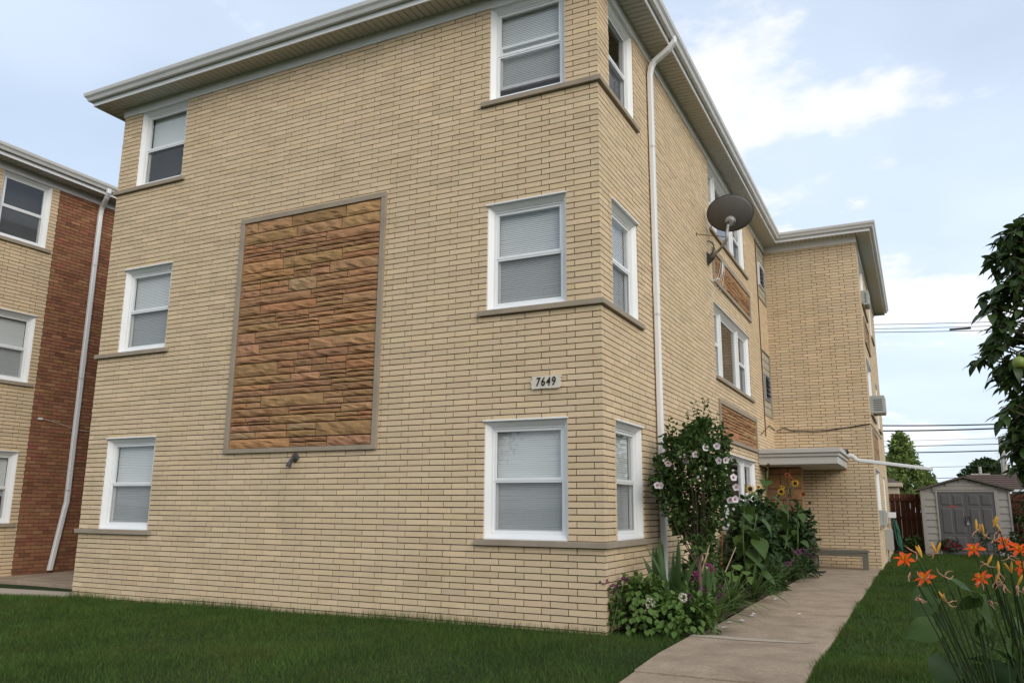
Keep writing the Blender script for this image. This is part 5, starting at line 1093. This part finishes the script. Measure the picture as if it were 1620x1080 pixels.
# geraniums and shrubs by the shed
gp = at(1504, 876, z=-.05); t = thing('geranium_pot', 'dark pot of red geraniums on lawn in front of shed', 'potted plant', tuple(gp)); gp = Vector(gp); g = random.Random(12)
m = MB(); m.lathe(gp, [(.0, .0), (.13, .0), (.17, .22), (.18, .22), (.18, .24), (.15, .24), (.14, .2)], 16); m.build('pot', 'terracotta', t)
P, A, Nn, Ls = [], [], [], []
for _ in range(260): d = rdir(g, .3); p = gp+Vector((d.x*.30, d.y*.28, .24+max(-.12, d.z*.18))); P.append(p); A.append(d+rdir(g)*.6); Nn.append(rdir(g, .9)); Ls.append(g.uniform(.06, .1))
quad_leaves('foliage', P, A, Nn, Ls, [q*.9 for q in Ls], 'leaf_dark', t)
for (u, v) in ((1491, 860), (1497, 863), (1503, 858), (1508, 861), (1500, 866), (1513, 864), (1494, 866), (1488, 864), (1519, 865), (1506, 866)): flower_cluster('bloom', at(u, v, y=gp.y-.15), .06, 26, .05, 'petal_red', t, g)
bush('leafy_shrub', 'sparse dark shrub with drooping leaves before the right shed door', 'shrub', at(1588, 884, z=-.05), (.42, .35, .78), 300, .13, 'leaf_dark', 801, wr=.4)
bush('leafy_shrub', 'dark weedy shrub at the foot of the fence', 'shrub', (2.75, 19.9, -.06), (.45, .4, .42), 320, .09, 'leaf_mid', 802, wr=.5)
bush('leafy_shrub', 'tall dark shrub mass just right of the shed wall', 'shrub', (6.05, 19.9, -.06), (.75, .8, 2.0), 2200, .12, 'leaf_dark', 803, wr=.55)
# trees far behind
def far_tree(name, lab, u0, u1, vt, y, zb, m, seed, n, ls, shape='cone'):
    g = random.Random(seed); c = at((u0+u1)/2, vt, y=y); wid = (at(u1, vt, y=y)[0]-at(u0, vt, y=y)[0])/2; top = c[2]; cx_ = c[0]; H = top-zb; t = thing(name, lab, 'tree', (cx_, y, -.06))
    mm = MB(); mm.tube([(cx_, y, -.06), (cx_+.05, y, zb), (cx_-.05, y, top-.3*H)], [.22, .17, .05], 8); P, A, Nn, Ls = [], [], [], []; cl = []
    for q in range(n//55):
        f = g.random()**.8; r = wid*((1-f)**.75 if shape == 'cone' else math.sqrt(max(.04, 1-(2*f-1)**2))); th = g.uniform(0, 6.283); k = math.sqrt(g.random())
        p = Vector((cx_+math.cos(th)*r*k, y+math.sin(th)*r*k, zb+H*f)); cl.append((p, g.uniform(.25, .5)*(.45+.35*wid/2.5)))
        if q % 6 == 0: mm.tube([(cx_, y, max(zb*.6, p.z-.8)), tuple(p)], [.06, .015], 5)
    for _ in range(n):
        p, r = g.choice(cl); d = rdir(g); P.append(p+d*r*g.random()**.4*Vector((1, 1, .8)).length/1.6); A.append(d+rdir(g)*.8); Nn.append(rdir(g, .8)); Ls.append(ls*g.uniform(.6, 1.4))
    tr_ = mm.build('trunk', 'bark', t); quad_leaves('crown', P, A, Nn, Ls, [q*.6 for q in Ls], m, t); return t
far_tree('green_tree', 'light green pointed tree behind the far corner of the building', 1372, 1474, 692, 36, 1.2, 'leaf_far', 901, 5200, .16)
far_tree('broad_tree', 'rounded dark green tree on the horizon behind shed', 1512, 1606, 733, 62, 1.5, 'leaf_far_dark', 902, 7000, .26, 'dome')
far_tree('broad_tree', 'low dark tree behind the bungalow to the right of pole', 1585, 1680, 742, 58, 1.0, 'leaf_far_dark', 903, 5000, .26, 'dome')
far_tree('broad_tree', 'small thin-leaved tree between shed roof and pointed tree', 1440, 1484, 748, 44, 1.0, 'leaf_far', 904, 3500, .16, 'dome')

# unseen trees added to dim the lower facade and be mirrored in the panes
def unseen_tree(x, y, h, r, seed, lab):
    g = random.Random(seed); t = thing('unseen_tree', lab, 'tree', (x, y, -.6)); mm = MB(); mm.tube([(x, y, -.65), (x+.1, y, 1.4), (x, y+.1, h*.45), (x, y, h*.8)], [.28, .22, .17, .05], 9); P, A, Nn, Ls, cl = [], [], [], [], []
    for q in range(70):
        d = rdir(g); k = g.random()**.4; p = Vector((x+d.x*r*k, y+d.y*r*k, h*.62+d.z*h*.36*k)); cl.append(p)
        if q % 5 == 0: mm.tube([(x, y, h*.35), tuple(p)], [.08, .02], 5)
    for _ in range(5200):
        p = g.choice(cl); d = rdir(g); P.append(p+d*(.9*g.random()**.5)); A.append(d+rdir(g)*.8); Nn.append(rdir(g, .8)); Ls.append(g.uniform(.16, .34))
    mm.build('trunk', 'bark', t); quad_leaves('crown', P, A, Nn, Ls, [q*.65 for q in Ls], 'leaf_far_dark', t)
for q, (x, y, h, r, lab) in enumerate(((-17, -25, 10, 4.0, 'added unseen broad tree across the road facing the neighbour building'), (-6, -27, 9, 3.6, 'added unseen tree across the road opposite the sandstone panel'), (5, -26, 10.5, 4.2, 'added unseen tall tree across the road opposite the building corner'), (16, -24, 9.5, 3.8, 'added unseen tree across the road beyond the apple tree'), (23, -10, 9, 3.6, 'added unseen tree standing well beyond the apple tree'), (21, 2, 8.5, 3.4, 'added unseen tree facing the side windows across next plot'))): unseen_tree(x, y, h, r, 970+q, lab)
